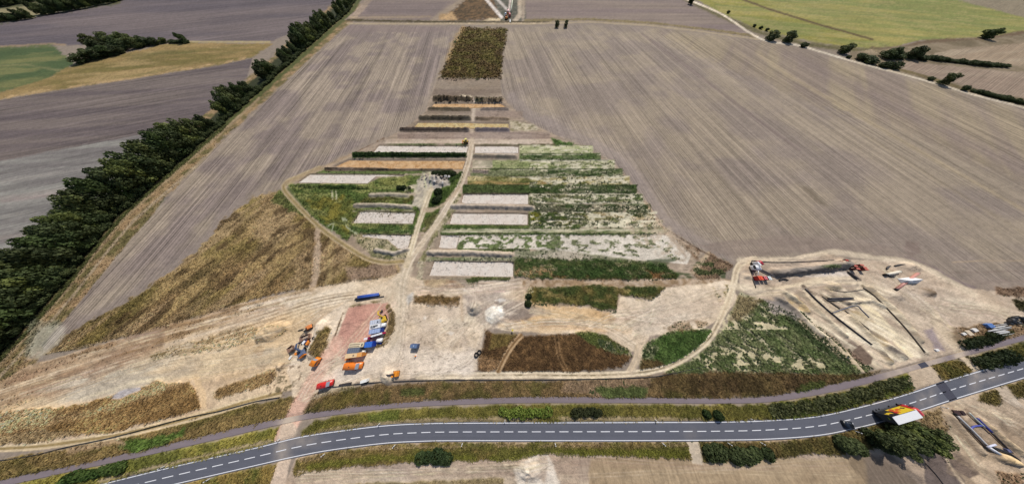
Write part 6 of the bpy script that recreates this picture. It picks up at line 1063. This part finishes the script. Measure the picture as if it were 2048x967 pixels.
pipe('pipeline', 'long dark pipeline running diagonally across the trench works', 'pipeline', [(1611, 577), (1635, 601), (1662, 625), (1700, 655), (1744, 688.5)], .26, (62, 58, 66)); pipe('pipeline', 'dark pipe along the right side of the trench works', 'pipeline', [(1727, 575), (1750, 592), (1777, 619), (1815, 660), (1850, 704)], .2, (92, 82, 72))
pipe('steel_pipe', 'upper of the two short black pipes in the trench works', 'pipe', [(1657, 596.4), (1705, 595.4)], .36, (50, 46, 54)); pipe('steel_pipe', 'lower of the two short black pipes in the trench works', 'pipe', [(1655, 599.8), (1707, 598.6)], .3, (70, 64, 68)); pipe('steel_pipe', 'thin brown pipe lying slanted left of the black pair', 'pipe', [(1645, 592), (1680, 617)], .2, (112, 100, 86))
pipe('hose', 'grey-blue hose bent across the middle of the trench works', 'hose', [(1665, 625), (1688, 617), (1712, 610), (1724, 620), (1738, 634)], .16, (108, 112, 128)); pipe('steel_pipe', 'thin pipe below the bent grey-blue hose', 'pipe', [(1690, 620), (1738, 658)], .16, (110, 98, 84)); pipe('hose', 'thin grey hose across the top of the trench works', 'hose', [(1660, 578), (1690, 583), (1728, 578)], .14, (100, 92, 84))
pipe('pipeline', 'upper of the parallel grey pipes beside the spoil bank', 'pipeline', [(1519, 537), (1534, 544), (1548, 550.2), (1580, 547.5), (1630, 542), (1682, 536.5)], .26, (96, 92, 98)); pipe('pipeline', 'lower of the parallel grey pipes beside the spoil bank', 'pipeline', [(1519, 540), (1532, 546.5), (1548, 552.4), (1580, 550), (1632, 544.5), (1684, 539)], .22, (128, 120, 118))
pipe('hose', 'black hose curving down the left side of the drilling site', 'hose', [(1504, 520.5), (1502.5, 535), (1505, 555), (1512, 575)], .18, (66, 62, 62)); pipe('hose', 'black hose running straight along the upper edge of the drilling site', 'hose', [(1504, 520.5), (1543, 523.8), (1600, 523), (1668, 519.5)], .18, (72, 66, 64))
pipe('bent_pipe', 'short bent black pipe on the sand below the grey pipes', 'pipe', [(1559, 560), (1564, 557.6), (1570, 557.6), (1576, 560)], .34, (48, 42, 40)); pipe('steel_pipe', 'dark beam lying slanted below the red pallets', 'beam', [(1697, 543), (1708, 552), (1716, 557)], .45, (70, 66, 66))
pipe('large_pipe', 'beige pipe with a black end left of the white tent', 'pipe', [(1772, 549), (1799, 542.6)], .62, (236, 226, 206), dark_end=True)
pipe('large_pipe', 'long pink pipe with a black end passing through the white tent', 'pipe', [(1793, 578), (1836, 546)], .5, (206, 146, 132), dark_end=True)
for i, (pts, c) in enumerate([([(1790, 531), (1800, 529), (1810, 528.4)], 'grey hose lying left of the curved black hose'), ([(1810, 528.4), (1822, 532), (1832, 538)], 'curved black hose above the white tent'), ([(1774, 538), (1776, 533.5), (1780, 532)], 'small bent black pipe left of the heap'), ([(1779, 551.5), (1784, 552.6), (1790, 552.2)], 'short black pipe under the beige one')]): pipe('hose', c, 'hose', pts, .3, (46, 42, 44))
# white welding tent over the pink pipe
c = Vector(G(1813, 561)); ang = math.atan2(*(Vector(G(1836, 546))-Vector(G(1793, 578))).yx) ; r = root('welding_tent', 'white fabric tent standing over the long pink pipe', 'tent', (c.x, c.y, 0), math.radians(4))
MB().add([(-4.2, -1.0, .1), (4.0, -1.6, .1), (4.0, 1.6, .1), (-3.8, 1.3, .1), (-3.6, 0, 2.0), (-.5, 0, 1.7), (1.2, 0, 2.5), (3.4, 0, 2.3)], [(0, 1, 7, 6, 5, 4), (2, 3, 4, 5, 6, 7), (1, 2, 7), (3, 0, 4)]).build('canopy', WHITE, r)
for s in ((-4.1, -1), (3.9, -1.5), (3.9, 1.5), (-3.7, 1.2)): MB().tube([(s[0], s[1], 0), (s[0]*.9, 0, 2.0)], .06, 6).build('pole', STEEL, r)
MB().box(1.5, 4.8, -1.2, .6, .1, .5).build('ground_sheet', paint((236, 222, 214)), r)
# drilling trucks and tanks at the left of the site
def flatbed(name, label, p, q, cabc, bedc, wid=2.4):
    loc, rz, L_ = pose(p, q, 1.8); r = root(name, label, 'truck', loc, rz); h, w = L_/2, wid/2
    MB().box(-h, h-1.7, -w*.5, w*.5, .6, .95).build('chassis', BLACK, r); MB().loft([(h-1.6, .7, 2.7, w, w*.92), (h-.3, .6, 2.7, w, w*.92), (h, .6, 1.5, w*.95, w*.9)]).build('cab', paint(cabc), r, True); MB().box(-h, h-1.9, -w, w, .95, 2.7, .2, .2).build('load', paint(bedc), r)
    MB().box(h-.5, h-.05, -w*.8, w*.8, 1.7, 2.5, .1, 0).build('windscreen', GLASS, r)
    for s in (-1, 1):
        for x in (-h*.7, -h*.4, h-.9): wheel(r, x, s*(w-.15), .48, .3)
    return r
flatbed('drill_truck', 'upper white truck with a red cab at the drilling site', (1512, 528), (1522, 525), (190, 40, 56), (244, 244, 246)); flatbed('drill_truck', 'lower white truck with a white cab at the drilling site', (1518, 536), (1507, 534), (240, 240, 244), (214, 220, 232))
pipe('drill_mast', 'thin white mast reaching down from the drill trucks', 'mast', [(1517, 540), (1516, 550)], .16, (226, 226, 230), 1.0)
for nm, cs, a, b, lab in (('mud_tank', [(1516.5, 551.5), (1525.5, 551.8), (1526.5, 559), (1517.5, 559)], (232, 92, 62), (196, 44, 34), 'orange-red tank, leftmost of the row of three'), ('mud_tank', [(1527.6, 552), (1533.6, 552.2), (1534.8, 558), (1528.6, 558)], (224, 124, 132), (140, 34, 44), 'pink-topped tank in the middle of the row of three'), ('mud_tank', [(1536, 552.2), (1541.6, 552.2), (1543, 558.6), (1537, 558.6)], (232, 240, 240), (150, 60, 66), 'white-topped tank, rightmost of the row of three')):
    container(nm, lab, 'tank', cs, 2.0, a, b, ribs=False, marks=[(-.3, .1, -.5, .5, .25, tuple(min(255, v*1.1) for v in a), 'hatch')])
slot = ['back left', 'back middle', 'back right', 'front left', 'front middle', 'front right']
for i, (cx, cy) in enumerate([(1705, 526.6), (1711.5, 531.4), (1716, 536.8), (1724, 529.6), (1730, 534.4), (1733, 538.2)]):
    cs = quad(cx, cy, 3.7, 1.0, -.6, 1.5)
    cs = [(cx-4.4, cy-2.0), (cx+3.0, cy-.9), (cx+4.6, cy+1.9), (cx-2.8, cy+.9)]
    container('brick_red_crate', 'brick-red crate with pale top, %s of the group of six beside the drilling site' % ('top left', 'middle left', 'bottom left', 'top right', 'middle right', 'bottom right')[i], 'crate', cs, 1.9, (216, 120, 104), (120, 36, 30), ribs=False, group='brick-red crates at the drilling site')
for i, (cx, cy, c, lab) in enumerate([(1684, 523, (130, 58, 40), 'dark red crate at the left end of the crate row'), (1690, 526.6, (116, 50, 38), 'dark red crate second in the crate row'), (1694, 520, (170, 60, 50), 'red crate standing behind the dark ones'), (1700, 523, (60, 44, 40), 'blackish crate between dark and pale crates')]):
    container('dark_crate', lab, 'crate', [(cx-3.8, cy-2), (cx+2.6, cy-1), (cx+4, cy+2.2), (cx-2.4, cy+1.2)], 1.7, c, tuple(v*.7 for v in c), ribs=False)
# trench at the lower right
pipe('large_pipe', 'white pipe along the left side of the lower right trench', 'pipe', [(1913, 829), (1945, 860), (1977, 893)], .27, (214, 212, 210), .4, True); pipe('large_pipe', 'short white pipe continuing at the lower end of the trench', 'pipe', [(1978, 894), (1997, 906)], .42, (240, 240, 246), .7); pipe('pipe_branch', 'white side branch sticking out of the short white pipe', 'pipe', [(1975, 893), (1991, 888)], .22, (214, 216, 236), .8)
pipe('blue_pipe', 'thick blue pipe along the right side of the lower right trench', 'pipe', [(1954, 835), (1966, 847), (1983, 863)], .3, (66, 70, 150), .6); pipe('blue_hose', 'thin blue hose bent across the lower right trench', 'hose', [(1942, 857), (1948, 851.5), (1964, 850)], .2, (76, 84, 170), .4); pipe('large_pipe', 'pale grey pipe left of the thick blue one', 'pipe', [(1938, 824), (1952, 838), (1969, 853)], .22, (206, 210, 200), .5)
pipe('black_hose', 'thick black hose at the lower end of the trench', 'hose', [(1984, 893), (2000, 899), (2018, 906), (2035, 919)], .45, (38, 36, 38), .5); pipe('black_hose', 'dark hose down the right side of the lower right trench', 'hose', [(1983, 864), (2003, 884), (2024, 905)], .24, (62, 54, 52), .4); pipe('black_hose', 'dark hose on the left side of the trench beside the white pipe', 'hose', [(1919, 842), (1945, 867), (1974, 896)], .2, (72, 62, 58), .3)
slab('steel_plate', 'left dark brown steel plate at the head of the lower right trench', 'plate', [(1907.6, 820), (1920, 821), (1924, 830), (1910, 828)], .3, (74, 52, 48)); slab('steel_plate', 'right dark brown steel plate at the head of the lower right trench', 'plate', [(1922, 821), (1928, 821), (1934, 829), (1926, 829.5)], .3, (60, 42, 40))
slab('blue_crate', 'grey-blue fitting at the lower right end of the trench', 'fitting', [(2014, 897), (2022, 898), (2026, 904), (2018, 904)], .6, (110, 112, 146))
pipe('cable', 'thin cable lying across the ploughed corner at the bottom right', 'cable', [(1852, 926), (1872, 948), (1890, 972)], .12, (60, 56, 56))
# silver poles and black drums by the right edge
for i in range(14):
    x0, y0 = 1976+R_.uniform(0, 22), 650+i*1.5+R_.uniform(-1, 1); l = R_.uniform(22, 40)
    pipe('scaffold_pole', 'silver pole in the loose pile by the right edge above the path', 'pole', [(x0, y0+2), (x0+l, y0-l*.09)], .14, (R_.randint(150, 205),)*3, .3+.1*(i % 4), group='silver poles in the loose pile')
for i in range(12):
    x0, y0 = 2010+R_.uniform(0, 34), 634+R_.uniform(0, 16); x, y = G(x0, y0); r = root('rubber_drum', 'black drum in the dark heap behind the silver poles', 'drum', (x, y, 0), R_.uniform(0, 3), 1, 'black drums behind the silver poles')
    MB().tube([(-.6, 0, .6), (.6, 0, .6)], .6, 10).build('drum', BLACK, r); MB().tube([(-.62, 0, .6), (.62, 0, .6)], .25, 8).build('hub', DGREY, r)
# the far works at the top
flatbed('far_truck', 'red truck at the foot of the white ramps at the top', (1019, 27), (1020, 31), (200, 40, 50), (190, 30, 44)); round_tank('far_tank', 'pink tank above the red truck at the top', 'tank', (1015.5, 26), (1016.5, 22), 1.4, (232, 176, 170)); round_tank('far_tank', 'white tank left of the red truck at the top', 'tank', (1009.5, 31), (1012.5, 30.6), 1.6, (238, 242, 250)); skip('far_box', 'dark box on top of the pink tank row at the top', [(1014, 17.5), (1017, 17.5), (1017, 20), (1014, 20)], 1.6, (40, 26, 26), (60, 40, 36))
pipe('far_pipe', 'long pale pipe between the ramps at the top', 'pipe', [(1025, 0), (1022, 24)], .7, (196, 204, 176)); slab('culvert_gate', 'grey culvert slab beside the ditch at the top', 'slab', [(1019, 39), (1021.5, 39), (1021.5, 44), (1019, 44)], .8, (214, 216, 214))
# rubble stones on the pale spoil heaps
for i in range(16):
    px_, py_ = R_.uniform(845, 900), R_.uniform(350, 376); x, y = G(px_, py_); q = R_.uniform(.5, 1.3); c = R_.choice([(176, 166, 154), (206, 200, 196), (158, 146, 134)])
    mb = MB(); k = 7; V = [(0, 0, q*.75)]+[(math.cos(j*6.283/k)*q*R_.uniform(.7, 1.1), math.sin(j*6.283/k)*q*R_.uniform(.7, 1.1), q*R_.uniform(-.1, .45)) for j in range(k)]
    o = mb.add(V, [(0, 1+j, 1+(j+1) % k) for j in range(k)]).build('boulder', paint(c, .9, .2, .3)); o.location = (x, y, .9+Z[min(np.searchsorted(ys, py_), NY-1), min(np.searchsorted(xs, px_), NX-1)]*.6); o['label'] = 'pale rubble block on the spoil heaps in the track fork'; o['category'] = 'boulder'; o['group'] = 'rubble blocks on the spoil heaps'
# barrier fences of dark fabric
def barrier(label, pts, hgt=.55, lean=0):
    W3 = [Vector((*G(*p), 0)) for p in smooth(pts, 6)]; o = W3[0].copy(); r = root('barrier_fence', label, 'fence', o, 0); P3 = [p-o for p in W3]
    P3 = [Vector((x, y, 0)) for x, y in resample([(p.x, p.y) for p in P3], max(8, int(sum((b-a).length for a, b in zip(P3, P3[1:]))/2.2)))]
    V = []; 
    for i, p in enumerate(P3):
        s = hgt*R_.uniform(.85, 1.05); V += [(p.x, p.y, 0), (p.x, p.y+.03, s), (p.x, p.y+.05, 0), (p.x, p.y+.08, s)]
    F = []
    for i in range(len(P3)-1): a, b = i*4, i*4+4; F += [(a, b, b+1, a+1), (a+2, a+3, b+3, b+2), (a+1, b+1, b+3, a+3)]
    mesh_obj('fabric', V, F, paint((58, 60, 66), .8), r)
    for p in P3[::2]: MB().box(p.x-.05, p.x+.05, p.y-.1, p.y+.02, 0, hgt+.2).build('post', paint((120, 104, 82), .9), r)
barrier('low black fabric fence along the yard and curved track, above the verge', [(640, 776), (720, 766), (800, 761), (900, 758.5), (1024, 758.5), (1150, 757), (1294, 753), (1350, 744), (1413, 731)]); barrier('low black fabric fence below the double track at the left', [(-30, 922), (0, 919), (67, 909), (135, 892), (237, 870), (372, 834), (440, 820), (512, 801), (560, 793)])
pl = [(x, float(np.interp(x, [p[0] for p in RT], [p[1] for p in RT]))-5) for x in (90, 330, 560, 760, 1010, 1310, 1500, 1640, 1775, 1925)]+[(x, float(np.interp(x, [p[0] for p in RB_], [p[1] for p in RB_]))+5) for x in (420, 650, 790, 925, 1110, 1325, 1455, 1520, 1710, 1880)]
for x_, y_ in pl:
    x, y = G(x_, y_); r = root('marker_post', 'white roadside marker post with a black band', 'post', (x, y, 0), 0, 1.25, 'marker posts along both road edges')
    MB().box(-.09, .09, -.07, .07, 0, 1.05).build('post', WHITE, r); MB().box(-.095, .095, -.075, .075, .72, .9).build('band', BLACK, r)
